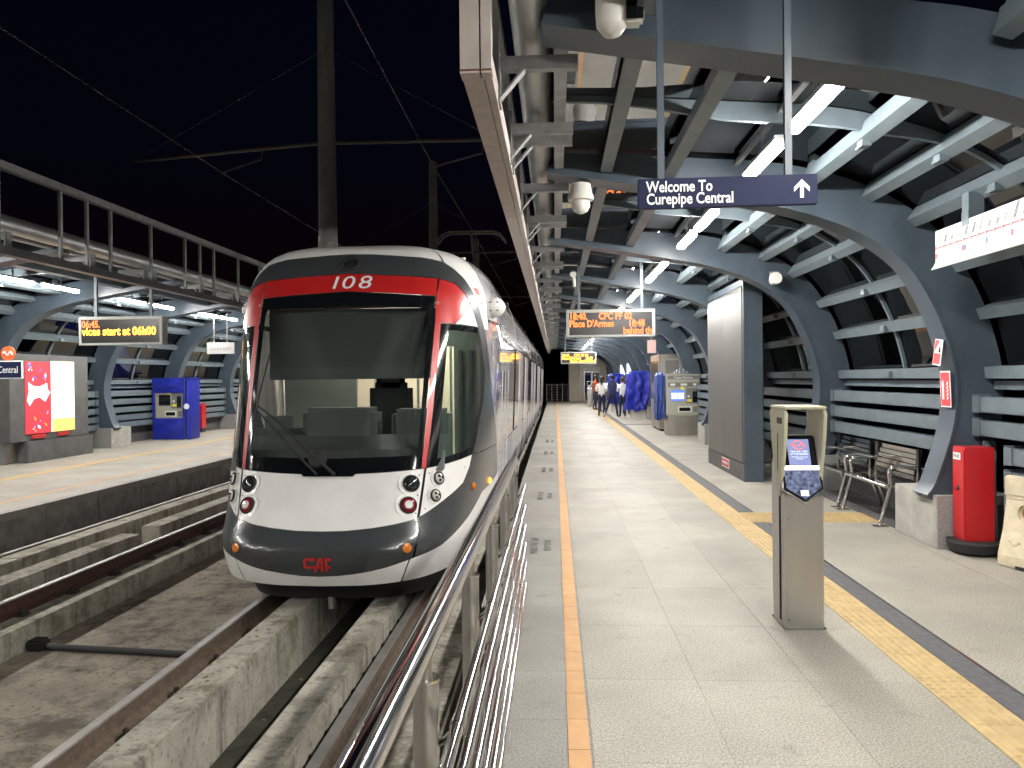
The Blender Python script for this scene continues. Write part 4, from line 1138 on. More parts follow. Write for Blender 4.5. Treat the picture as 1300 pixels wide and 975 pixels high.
t = thing('loudspeaker', 'round white loudspeaker fixed on the rib right of the tall steel panel', 'loudspeaker', (3.1, 10.95, 3.05))
part(t, 'horn', MB().lathe([(.085, 0), (.09, .02), (.085, .05), (.06, .16), (.001, .17)], 20, Matrix.Translation((3.12, 10.86, 3.03)) @ Matrix.Rotation(R(-100), 4, 'X')), 'cctv_white', smooth=True)
part(t, 'bracket', MB().box(3.07, 3.19, 10.95, 11.01, 3.07, 3.13), 'galv')

# ------------------------------------------------------------------ tall steel panel
t = thing('display_panel', 'tall free-standing panel with brushed steel face and dark end', 'panel', (3.07, 13.3, 0))
part(t, 'core', MB().box(2.94, 3.22, 11.94, 14.7, .0, 3.17), 'steel_blue', bevel=.004)
part(t, 'frame', MB().box(2.925, 2.939, 11.94, 14.7, 3.07, 3.17).box(2.925, 2.939, 11.94, 12.0, .28, 3.069).box(2.925, 2.939, 14.64, 14.7, .28, 3.069), 'steel_blue')
for k in range(2): part(t, 'steel_sheet', MB().box(2.915, 2.937, 12.02 + k * 1.31, 13.32 + k * 1.31, .30, 3.05), 'panel_steel')
part(t, 'plinth', MB().box(2.92, 2.939, 11.94, 14.7, 0, .27), 'dark_wall')
part(t, 'label_plate', MB().box(2.912, 2.919, 12.95, 13.5, .08, .24), 'sign_white'); part(t, 'label_print', MB().box(2.908, 2.911, 12.96, 13.49, .10, .225), 'logo_red')
b = MB()
for k in range(7): b.box(2.905, 2.9075, 13.03 + k * .058, 13.065 + k * .058, .14 + .01 * (k % 2), .185)
part(t, 'label_text', b, 'sign_white')

# ------------------------------------------------------------------ ticket validators
def validator(name, label, x, y):
    t = thing(name, label, 'ticket validator', (x, y, 0))
    w, d = .123, .30
    part(t, 'column', MB().prism([(0, 0), (d * .92, 0), (d, .25), (d, 1.05), (.20, 1.19), (.03, .885), (.0, .86)], 'x', -w, w).shift((x, y, 0)), 'validator_steel', bevel=.006)
    part(t, 'side_trim', MB().prism([(.10, .03), (.125, .03), (.125, 1.02), (.10, .93)], 'x', -w - .004, -w - .0005).shift((x, y, 0)), 'black_rubber')
    part(t, 'base_plate', MB().box(x - w - .012, x + w + .012, y - .012, y + d * .92 + .012, .001, .007), 'stainless')
    for zz in (.06, .72): part(t, 'screw', MB().cyl((x - w + .02, y - .001, zz), (x - w + .02, y - .005, zz), .006, n=8).cyl((x + w - .02, y - .001, zz), (x + w - .02, y - .005, zz), .006, n=8), 'chrome')
    # hood: inverted U of pressed sheet
    for sg in (-1, 1):
        xo = x + sg * (w + .0005)
        part(t, 'hood_side', MB().prism([(.07, .86), (.13, .84), (.26, 1.20), (.30, 1.40), (.28, 1.43), (-.02, 1.43), (-.05, 1.40), (-.03, 1.25)], 'x', xo - .011, xo + .011).shift((0, y, 0)), 'hood', bevel=.005)
        part(t, 'hood_slot', MB().box(xo + sg * .0115, xo + sg * .0135, y + .105, y + .115, 1.02, 1.27), 'black_rubber')
    part(t, 'hood_top', MB().box(x - w - .012, x + w + .012, y - .05, y + .30, 1.4305, 1.45), 'hood', bevel=.008)
    part(t, 'hood_badge', MB().box(x - w - .0145, x - w - .0115, y + .02, y + .12, 1.335, 1.375), 'dark_wall')
    # reader face, sloping back
    a = R(24)
    M = Matrix.Translation((x, y - .006, .855)) @ Matrix.Rotation(-a, 4, 'X') @ Matrix.Scale(1.06, 4)
    def face(poly, m, nm, d0, d1):
        k = len(poly); vs = [M @ Vector((p[0], d0, p[1])) for p in poly] + [M @ Vector((p[0], d1, p[1])) for p in poly]
        return part(t, nm, MB().add(vs, [tuple(range(k)), tuple(range(2 * k - 1, k - 1, -1))] + [(i, (i + 1) % k, k + (i + 1) % k, k + i) for i in range(k)]), m)
    ww = .115
    face([(-ww - .008, .05), (0, -.035), (ww + .008, .05), (ww + .008, .385), (ww - .02, .41), (-ww + .02, .41), (-ww - .008, .385)], 'stainless', 'bezel', 0, .02)
    face([(-ww, .055), (0, -.022), (ww, .055), (ww, .38), (ww - .02, .402), (-ww + .02, .402), (-ww, .38)], 'black_gloss', 'reader', -.012, -.001)
    face([(-.065, .20), (.065, .20), (.068, .375), (-.068, .375)], 'screen_lilac', 'screen', -.016, -.0125)
    face([(-ww, .175), (ww, .175), (ww, .20), (-ww, .20)], 'screen_violet', 'light_bar', -.018, -.0125)
    face([(-.022, .01), (.025, .01), (.025, .045), (-.022, .045)], 'screen_white', 'card_icon', -.016, -.0125)
    face([(-ww + .01, .06), (0, -.012), (ww - .01, .06), (ww - .01, .168), (-ww + .01, .168)], 'speckle_reflection', 'reader_reflection', -.0145, -.0125)  # painted reflections on the lower reader face
    ring_ = [M @ Vector((.034 * math.cos(q * PI / 9), -.019, .335 + .028 * math.sin(q * PI / 9))) for q in range(19)]
    part(t, 'logo_ring', MB().tube(ring_, .0025, 6), 'led_orange_soft', smooth=True)
    part(t, 'logo_wave', MB().tube([M @ Vector((-.045 + .009 * q, -.019, .335 + .010 * math.sin(q * 1.1))) for q in range(11)], .003, 6), 'led_orange_soft', smooth=True)
    for body, zz, sz in (('TAP ON / OFF', .292, .017), ('AT THE READER', .276, .015), ('Présentez votre carte', .258, .011), ('au lecteur', .246, .011)):
        o = link('screen_text', text_mesh(body, sz, 'screen_white', 'CENTER', .0004), t)
        o.matrix_local = Matrix.Translation((-x, -y, 0)) @ M @ Matrix.Translation((0, -.0175, zz)) @ Matrix.Rotation(PI / 2, 4, 'X')
    return t
v1 = validator('ticket_validator', 'brushed steel ticket validator post with green-beige hood, in the foreground', 1.605, 5.0)
v2 = copy_tree(v1); v2.location = (1.95, 43.5, 0); v2['label'] = 'distant ticket validator post before the lift at the platform end'
v1['group'] = v2['group'] = 'ticket validators on the near platform'

# ------------------------------------------------------------------ benches
def bench(label, y0, y1):
    t = thing('bench', label, 'bench', (3.8, (y0 + y1) / 2, 0), 'steel benches by the wall')
    L = y1 - y0
    def F(b): return b
    for y in (y0 + .03, y1 - .03):
        part(t, 'leg', MB().tube([(3.50, y, .012), (3.62, y, .44), (3.60, y, .60), (3.63, y, .645), (3.70, y, .655), (3.98, y, .635), (4.02, y, .60)], .022, 10), 'stainless', smooth=True)
        part(t, 'leg', MB().tube([(4.05, y, .012), (3.90, y, .40), (3.94, y, .83)], .022, 10), 'stainless', smooth=True)
        part(t, 'foot_plate', MB().box(3.43, 3.58, y - .05, y + .05, .002, .012), 'stainless'); part(t, 'foot_plate', MB().box(3.99, 4.11, y - .05, y + .05, .002, .012), 'stainless')
    part(t, 'seat_rail', MB().cyl((3.56, y0, .44), (3.56, y1, .44), .022, n=12), 'chrome', smooth=True)
    for k in range(7):
        x = 3.60 + k * .052; part(t, 'seat_slat', MB().box(x, x + .042, y0 + .05, y1 - .05, .430 - .012 * math.sin(k * .5), .445 - .012 * math.sin(k * .5)), 'chrome', bevel=.004)
    for k in range(6):
        z = .50 + k * .056; x = 3.86 + k * .013
        part(t, 'back_slat', MB().box(x, x + .015, y0 + .06, y1 - .10, z, z + .046), 'chrome', bevel=.004)
    part(t, 'back_plate', MB().box(3.90, 3.93, y0 + .005, y0 + .055, .49, .84), 'black_gloss'); part(t, 'back_plate', MB().box(3.90, 3.93, y1 - .095, y1 - .005, .49, .84), 'black_gloss')
    return t
bench('shiny steel bench next to the concrete pedestal of the rib', 8.38, 9.50)
bench('shiny steel bench half hidden behind the foreground validator post', 9.62, 10.74)
t = thing('floor_grating', 'dark slotted floor grating under the benches', 'grating', (3.85, 9.6, 0))
for k in range(14): part(t, 'grating_bar', MB().box(3.62 + k * .034, 3.642 + k * .034, 8.3, 11.0, .001, .012), 'drain')

# ------------------------------------------------------------------ fire cabinet, barrier
t = thing('fire_cabinet', 'red metal fire cabinet on a black base beside the pedestal', 'cabinet', (3.83, 7.18, 0))
part(t, 'base', MB().lathe([(.13, 0.0), (.20, .03), (.235, .11), (.23, .125), (.20, .125)], 24, Matrix.Translation((3.83, 7.16, 0))), 'black_rubber', smooth=True)
part(t, 'body', MB().box(3.705, 3.965, 7.08, 7.29, .126, .98), 'fire_red', bevel=.004)
part(t, 'door', MB().box(3.697, 3.704, 7.09, 7.28, .15, .955), 'fire_red', bevel=.003)
part(t, 'lock', MB().cyl((3.697, 7.19, .60), (3.688, 7.19, .60), .022, n=14), 'black_rubber'); part(t, 'lock_core', MB().cyl((3.688, 7.185, .60), (3.68, 7.185, .60), .008, n=10), 'chrome')
part(t, 'label_card', MB().box(3.693, 3.696, 7.14, 7.265, .86, .925), 'sign_white')
text(t, 'FE-02', .042, 'black_rubber', (3.691, 7.203, .892), rot=(PI / 2, 0, -PI / 2), align='CENTER', ext=.0005)
t = thing('steel_stand', 'slim grey steel post standing behind the red fire cabinet', 'post', (4.04, 7.30, 0))
part(t, 'post', MB().box(3.985, 4.10, 7.29, 7.315, 0, 1.02), 'steel_light', bevel=.003)
for z in (.98,): part(t, 'bolt', MB().cyl((4.01, 7.29, z), (4.01, 7.282, z), .008, n=8).cyl((4.07, 7.29, z), (4.07, 7.282, z), .008, n=8), 'galv')

t = thing('water_barrier', 'cream plastic water-filled barrier at the right edge of the picture', 'barrier', (3.80, 6.74, 0)); t.rotation_euler = (0, 0, R(-68))
prof = [(-.02, 0), (.42, 0), (.42, .10), (.36, .30), (.31, .58), (.33, .60), (.33, .77), (.07, .77), (.07, .60), (.09, .58), (.04, .30), (-.02, .10)]
def barrier_shell():
    b = MB(); b.prism([(-q, z) for q, z in prof], 'x', 0, 1.0); return b
# local x runs along the barrier, local y to its far side (negative y = wall side)
bp = barrier_shell(); bp.v = [(x, -y - 0.0, z) for x, y, z in bp.v]
o = link('shell', bp.mesh('shell', 'barrier', .012), t)
for cx, cz in ((.22, .47), (.72, .47)):
    link('hole_rim', MB().lathe([(.085, -.012), (.095, .006), (.075, .010), (.066, -.02), (.001, -.022)], 22, Matrix.Translation((cx, .058, cz)) @ Matrix.Rotation(R(97), 4, 'X')).mesh('hole_rim', 'barrier', smooth=True), t)
    link('hole', MB().lathe([(.055, .0), (.001, .002)], 18, Matrix.Translation((cx + .01, .050, cz)) @ Matrix.Rotation(R(97), 4, 'X')).mesh('hole', 'barrier_rust'), t)
for k in range(4):
    link('rib_mark', MB().prism([(.08 + .2 * k, .22), (.10 + .2 * k, .235), (.20 + .2 * k, .15), (.185 + .2 * k, .135)], 'y', .0, .012).shift((0, .005, 0)).mesh('rib_mark', 'barrier', .004), t)
    link('rib_mark', MB().prism([(.08 + .2 * k, .15), (.095 + .2 * k, .135), (.20 + .2 * k, .225), (.185 + .2 * k, .24)], 'y', .0, .010).shift((0, .003, 0)).mesh('rib_mark', 'barrier', .004), t)
for x in (.17, .62): link('fork_slot', MB().box(x, x + .12, -.025, .0, .0, .03).mesh('fork_slot', 'black_rubber'), t)

# ------------------------------------------------------------------ ticket machine, cabinet, wrapped machines
def tarp(name, parent, x0, x1, y0, y1, z0, z1, seed, m='tarp_blue', amp=.05, ragged=.12):
    """folded plastic sheet wrapped round a box: four pleated sides and a lumpy top"""
    rnd = random.Random(seed); b = MB(); n = 96; rows = 22
    per = []
    for k in range(n):
        t_ = k / n * 4; e = int(t_); u = t_ - e
        p = [(x0 + (x1 - x0) * u, y0), (x1, y0 + (y1 - y0) * u), (x1 - (x1 - x0) * u, y1), (x0, y1 - (y1 - y0) * u)][e]
        per.append(p)
    cx, cy_ = (x0 + x1) / 2, (y0 + y1) / 2
    ph = [rnd.uniform(0, 6.28) for _ in range(6)]
    vs = []
    for r in range(rows):
        v = r / (rows - 1)
        for k, (px_, py_) in enumerate(per):
            th = 2 * PI * k / n
            w = amp * (math.sin(5 * th + ph[0] + 3 * v) * .5 + math.sin(9 * th + ph[1] - 5 * v) * .35 + math.sin(3 * th + ph[2] + 7 * v) * .3 + (abs(math.sin(7 * th + ph[4] + 6 * v)) - .5) * .5 + (abs(math.sin(11 * v - 4 * th + ph[5])) - .5) * .45) * (.35 + .9 * (1 - v))
            z = z0 + (z1 - z0) * v
            if r == 0: z += ragged * (.5 + .5 * math.sin(3 * th + ph[3]))
            if r == rows - 1: z += .03 * math.sin(4 * th + ph[4]); w -= .06
            d = math.hypot(px_ - cx, py_ - cy_)
            vs.append((px_ + (px_ - cx) / d * w, py_ + (py_ - cy_) / d * w, z))
    top = len(vs); vs.append((cx, cy_, z1 + .05))
    fs = [(r * n + k, r * n + (k + 1) % n, (r + 1) * n + (k + 1) % n, (r + 1) * n + k) for r in range(rows - 1) for k in range(n)]
    fs += [((rows - 1) * n + k, (rows - 1) * n + (k + 1) % n, top) for k in range(n)]
    return part(parent, name, b.add(vs, fs), m, smooth=False)
def machine_front(t, x0, x1, y, lit=True, s=1.0):
    w = x1 - x0
    part(t, 'fascia', MB().box(x0, x1, y - .02, y - .001, .56, 1.70), 'ticket_body', bevel=.006)
    part(t, 'header', MB().box(x0 + .01, x1 - .01, y - .03, y - .021, 1.58, 1.68), 'ticket_dark')
    text(t, 'Ticket Machine', .085, 'sign_white', ((x0 + x1) / 2, y - .032, 1.625), align='CENTER', ext=.001)
    part(t, 'strip', MB().box(x0 + .03, x1 - .03, y - .028, y - .021, 1.37, 1.49), 'ticket_dark')
    for a, c in ((.10, .25), (.42, .62), (.80, .90)): part(t, 'button', MB().box(x0 + a * w, x0 + c * w, y - .034, y - .029, 1.40, 1.46), 'cctv_white')
    sc_ = part(t, 'screen', MB().box(x0 + .11 * w, x0 + .53 * w, y - .032, y - .021, .98, 1.28), 'screen_blue' if lit else 'black_gloss')
    if lit:
        for i in range(2):
            for j in range(2): part(sc_, 'screen_field', MB().box(x0 + (.135 + .2 * i) * w, x0 + (.315 + .2 * i) * w, y - .034, y - .0325, 1.03 + j * .09, 1.11 + j * .09), 'screen_white')
    part(t, 'payment_panel', MB().box(x0 + .58 * w, x0 + .95 * w, y - .03, y - .021, .90, 1.33), 'ticket_dark')
    part(t, 'card_reader', MB().box(x0 + .78 * w, x0 + .93 * w, y - .045, y - .0305, .93, 1.24), 'black_gloss'); part(t, 'coin_button', MB().cyl((x0 + .66 * w, y - .03, 1.10), (x0 + .66 * w, y - .045, 1.10), .035, n=12), 'cctv_white')
    part(t, 'yellow_label', MB().box(x0 + .42 * w, x0 + .53 * w, y - .028, y - .021, 1.285, 1.37), 'yellow_mark'); part(t, 'yellow_label', MB().box(x0 + .61 * w, x0 + .76 * w, y - .036, y - .0305, .95, 1.02), 'yellow_mark')
    part(t, 'tray_frame', MB().box(x0 + .33 * w, x0 + .75 * w, y - .035, y - .021, .66, .82), 'cctv_white', bevel=.004); part(t, 'tray', MB().box(x0 + .37 * w, x0 + .71 * w, y - .038, y - .0355, .69, .79), 'black_gloss')
    part(t, 'coin_tray', MB().box(x0 + .80 * w, x0 + .95 * w, y - .03, y - .021, .66, .82), 'ticket_dark')
t = thing('ticket_machine', 'grey-green ticket machine with lit blue screen on the near platform', 'ticket machine', (3.57, 21.6, 0))
part(t, 'cabinet', MB().box(3.10, 4.04, 21.4, 22.1, .56, 1.72), 'ticket_body', bevel=.008); part(t, 'base', MB().box(3.14, 4.0, 21.43, 22.1, 0, .559), 'brushed')
machine_front(t, 3.12, 4.02, 21.4)
t = thing('blue_cover', 'blue cloth cover pulled back and hanging left of the ticket machine', 'cover', (3.0, 21.8, .3))
tarp('cloth', t, 2.86, 3.08, 21.5, 22.1, .42, 1.75, 3, 'tarp_dull', .05, .1)
t = thing('foil_bundle', 'crumpled silver foil lying on top of the ticket machine', 'foil', (3.6, 21.7, 1.73))
b = MB(); rnd = random.Random(5); nx_, ny_ = 16, 6
for j in range(ny_):
    for i in range(nx_):
        e = math.sin(PI * i / (nx_ - 1)) * math.sin(PI * j / (ny_ - 1)); b.v.append((3.25 + .65 * i / (nx_ - 1), 21.45 + .5 * j / (ny_ - 1), 1.725 + e * (.10 + .10 * rnd.random())))
b.f = [(j * nx_ + i, j * nx_ + i + 1, (j + 1) * nx_ + i + 1, (j + 1) * nx_ + i) for j in range(ny_ - 1) for i in range(nx_ - 1)]
part(t, 'foil', b, 'foil')
t = thing('steel_cabinet', 'tall steel information cabinet behind the ticket machine', 'cabinet', (3.5, 24.2, 0))
part(t, 'body', MB().box(3.15, 3.90, 23.2, 25.2, .06, 2.34), 'brushed', bevel=.01); part(t, 'plinth', MB().box(3.20, 3.86, 23.26, 25.1, 0, .059), 'black_rubber')
part(t, 'end_panel', MB().box(3.24, 3.82, 23.17, 23.199, .12, 2.22), 'lift_frame'); part(t, 'upper_window', MB().box(3.34, 3.74, 23.16, 23.169, 1.75, 2.15), 'ticket_dark')
part(t, 'side_screen', MB().box(3.135, 3.149, 23.35, 25.05, .95, 2.15), 'stainless'); part(t, 'lit_strip', MB().box(3.12, 3.134, 23.6, 23.68, 1.0, 1.75), 'screen_white'); part(t, 'handle', MB().box(3.30, 3.40, 23.14, 23.159, 1.18, 1.24), 'cctv_white')
t = thing('wrapped_machine', 'machine wrapped in crumpled bright blue sheeting beside the staff', 'wrapped machine', (3.3, 30.4, 0))
part(t, 'stand', MB().box(3.0, 3.6, 30.2, 30.8, 0, .45), 'cctv_white'); tarp('sheet', t, 2.88, 3.72, 30.0, 30.9, .30, 1.86, 11, amp=.10, ragged=.35)
t = thing('wrapped_machine', 'second blue-wrapped machine, farther off behind the staff', 'wrapped machine', (3.0, 37.4, 0))
part(t, 'stand', MB().box(2.75, 3.25, 37.2, 37.7, 0, .45), 'cctv_white'); tarp('sheet', t, 2.6, 3.35, 37.0, 37.8, .3, 1.80, 12, amp=.08, ragged=.3)
t = thing('wrapped_machine', 'ticket machine in a blue cover with an open window on the opposite platform', 'wrapped machine', (-11.0, 21.2, 0))
part(t, 'cabinet', MB().box(-11.45, -10.58, 21.05, 21.6, .02, 1.70), 'ticket_body'); machine_front(t, -11.42, -10.62, 21.05, False)
# cover: panels round the front window, folded round the right side
def sheet(name, x0, x1, z0, z1, y, seed):
    rnd = random.Random(seed); b = MB(); nx2, nz2 = 14, 10; a, c = rnd.uniform(0, 6), rnd.uniform(0, 6)
    for j in range(nz2):
        for i in range(nx2):
            u, v = i / (nx2 - 1), j / (nz2 - 1); edge = math.sin(PI * u) * math.sin(PI * v)
            b.v.append((x0 + (x1 - x0) * u, y - .03 * edge * (1 + math.sin(9 * u - 7 * v + a)) - .015 * edge * math.sin(17 * v + 11 * u + c), z0 + (z1 - z0) * v))
    b.f = [(j * nx2 + i, j * nx2 + i + 1, (j + 1) * nx2 + i + 1, (j + 1) * nx2 + i) for j in range(nz2 - 1) for i in range(nx2 - 1)]
    return part(t, name, b, 'tarp_blue', smooth=True)
sheet('cover_sheet', -11.5, -10.56, 1.34, 1.74, 20.98, 1); sheet('cover_sheet', -11.5, -10.56, .01, .62, 20.98, 2); sheet('cover_sheet', -11.5, -11.43, .62, 1.34, 20.98, 3); sheet('cover_sheet', -10.62, -10.56, .62, 1.34, 20.98, 4)
part(t, 'cover_side', MB().tube([(-10.49, 21.07, .01), (-10.49, 21.07, 1.74)], .085, 14).box(-10.56, -10.405, 21.07, 21.62, .01, 1.74), 'tarp_blue', bevel=.03); part(t, 'cover_top', MB().box(-11.5, -10.40, 20.98, 21.65, 1.741, 1.77), 'tarp_blue')
part(t, 'round_label', MB().cyl((-10.50, 20.984, .95), (-10.50, 20.974, .95), .08, n=20), 'sign_white')

# ------------------------------------------------------------------ opposite platform furniture
t = thing('advert_case', 'dark advertising case with two lit posters on the opposite platform', 'advert case', (-11.0, 15.8, 0))
XA = -10.90
part(t, 'case', MB().box(XA - .30, XA - .02, 14.55, 17.1, .45, 2.25), 'dark_wall', bevel=.01); part(t, 'base', MB().box(XA - .22, XA + .02, 15.0, 17.2, 0, .45), 'dark_wall', bevel=.01)
pa = part(t, 'poster', MB().box(XA - .019, XA, 14.99, 15.76, .60, 2.11), 'ad_red', label='red lit poster with white starburst')
pb = part(t, 'poster', MB().box(XA - .019, XA, 15.80, 16.56, .60, 2.13), 'ad_pale', label='cream and yellow lit poster')
star = [(15.02, 1.30), (15.10, 1.18), (15.22, 1.32), (15.40, 1.36), (15.58, 1.26), (15.66, 1.36), (15.74, 1.46), (15.66, 1.52), (15.64, 1.66), (15.40, 1.58), (15.20, 1.60), (15.06, 1.68), (15.08, 1.48)]
part(pa, 'starburst', MB().prism(star, 'x', XA + .001, XA + .004), 'ad_white')
o = link('poster_lettering', text_mesh('Célébrations', .15, 'ad_blue', 'CENTER', .001, sx=.62), pa, Vector((XA + .006, 15.38, 1.45)) - root_loc(pa), (PI / 2, 0, PI / 2))
rnd = random.Random(4)
for k in range(20):
    y, z = rnd.uniform(15.05, 15.7), rnd.choice([rnd.uniform(.65, 1.12), rnd.uniform(1.72, 2.06)]); s_ = rnd.uniform(.02, .07); a = rnd.uniform(0, 3)
    c, d = math.cos(a) * s_, math.sin(a) * s_
    part(pa, 'confetti', MB().prism([(y + c, z + d), (y - d * .5, z + c * .5), (y - c, z - d), (y + d * .5, z - c * .5)], 'x', XA + .001, XA + .003), rnd.choice(['ad_blue', 'ad_sky', 'ad_orange', 'ad_white', 'ad_white']))
part(pb, 'poster_band', MB().box(XA + .001, XA + .003, 15.80, 16.56, .60, .88), 'ad_yellow'); part(pb, 'poster_band', MB().prism([(15.80, 1.80), (16.2, 1.85), (16.56, 1.75), (16.56, 2.13), (15.80, 2.13)], 'x', XA + .001, XA + .003), 'ad_cream')
for k, (z, a, c) in enumerate(((1.42, 15.98, 16.35), (1.36, 16.05, 16.4), (1.26, 15.9, 16.45))): part(pb, 'poster_line', MB().box(XA + .004, XA + .006, a, c, z, z + .02), 'ad_tan')
part(pb, 'poster_blob', MB().prism([(16.35 + .10 * math.cos(k * .63), .98 + .09 * math.sin(k * .63)) for k in range(10)], 'x', XA + .004, XA + .006), 'ad_cream')
for y in (15.15, 15.95): part(t, 'label_plate', MB().box(XA - .005, XA + .012, y, y + .42, .50, .575), 'logo_red')
t = thing('fire_cabinet', 'red fire cabinet beyond the blue-covered machine on the opposite platform', 'cabinet', (-11.66, 24, 0))
part(t, 'body', MB().box(-11.82, -11.5, 24, 24.3, .13, .94), 'fire_red', bevel=.01); part(t, 'foot', MB().box(-11.8, -11.52, 24.02, 24.28, 0, .129), 'black_rubber'); part(t, 'label_card', MB().box(-11.72, -11.66, 23.99, 23.998, .84, .9), 'sign_white')
t = thing('litter_bin', 'small steel litter bin near the tram on the opposite platform', 'bin', (-11.7, 26, 0))
part(t, 'post', MB().box(-11.87, -11.80, 26, 26.2, 0, .80), 'galv'); part(t, 'post', MB().box(-11.64, -11.57, 26, 26.2, 0, .80), 'galv'); part(t, 'bucket', MB().cyl((-11.72, 26.1, .15), (-11.72, 26.1, .68), .10, .13, n=14), 'ticket_dark', smooth=True); part(t, 'lid', MB().box(-11.9, -11.54, 25.95, 26.25, .801, .86), 'dark_wall', bevel=.02)

# ------------------------------------------------------------------ end of the platform: lift tower and fence
t = thing('lift_tower', 'cream lift tower with steel doors at the far end of the platform', 'lift', (2.4, 53, 0))
part(t, 'pier', MB().box(.95, 1.72, 52.6, 56, 0, 3.0), 'cream_wall', bevel=.01); part(t, 'header_wall', MB().box(.95, 4.0, 52.62, 56, 3.001, 5.2), 'cream_wall')
part(t, 'portal', MB().box(1.721, 3.55, 52.9, 53.2, 2.35, 3.0).box(1.721, 2.0, 52.9, 53.2, 0, 2.35).box(3.1, 3.55, 52.9, 53.2, 0, 2.35), 'lift_frame')
part(t, 'header_light', MB().box(1.95, 3.12, 52.84, 52.899, 2.12, 2.38), 'cctv_white'); part(t, 'fan_light', MB().box(2.4, 2.65, 52.8, 52.89, 2.62, 2.74), 'screen_white')
for k in range(2):
    d = part(t, 'door', MB().box(2.0 + .55 * k, 2.06 + .55 * k, 53.0, 53.06, 0, 2.1).box(2.49 + .55 * k, 2.54 + .55 * k, 53.0, 53.06, 0, 2.1).box(2.061 + .55 * k, 2.489 + .55 * k, 53.0, 53.06, 2.0, 2.1).box(2.061 + .55 * k, 2.489 + .55 * k, 53.0, 53.06, 0, .1), 'stainless')
    part(d, 'door_glass', MB().box(2.061 + .55 * k, 2.489 + .55 * k, 53.02, 53.04, .1, 2.0), 'lift_glass')
part(t, 'side_wall', MB().box(3.551, 4.0, 52.62, 56, 0, 3.0), 'steel_blue'); part(t, 'back_wall', MB().box(1.721, 3.55, 55.5, 55.6, 0, 3.0), 'cab_grey')
t = thing('cream_wall_panel', 'pale wall strip right of the lift, behind the staff', 'wall', (4.3, 50, 0)); part(t, 'wall', MB().box(3.95, 4.6, 49.6, 50.0, 0, 3.3), 'cream_wall')
for k, y in enumerate((37.6, 41.3)):
    t = thing('lit_panel', 'bright narrow wall panel behind the blue-wrapped machines, %s one' % ('nearer' if k == 0 else 'farther'), 'lit panel', (3.75, y, 1.2)); part(t, 'frame', MB().box(3.5, 3.9, y, y + .05, 1.15, 2.35), 'led_frame'); part(t, 'panel', MB().box(3.53, 3.87, y - .01, y - .001, 1.18, 2.32), 'screen_white')
t = thing('end_fence', 'steel fence with horizontal bars across the platform end beside the tram', 'fence', (.2, 53.5, 0))
for x in (-.62, -.25, .12, .5, .88): part(t, 'post', MB().box(x - .025, x + .025, 53.5, 53.55, 0, 1.25), 'galv')
for k in range(7): part(t, 'bar', MB().cyl((-.62, 53.49, .15 + k * .17), (.9, 53.49, .15 + k * .17), .014 if k < 6 else .03, n=8), 'galv')

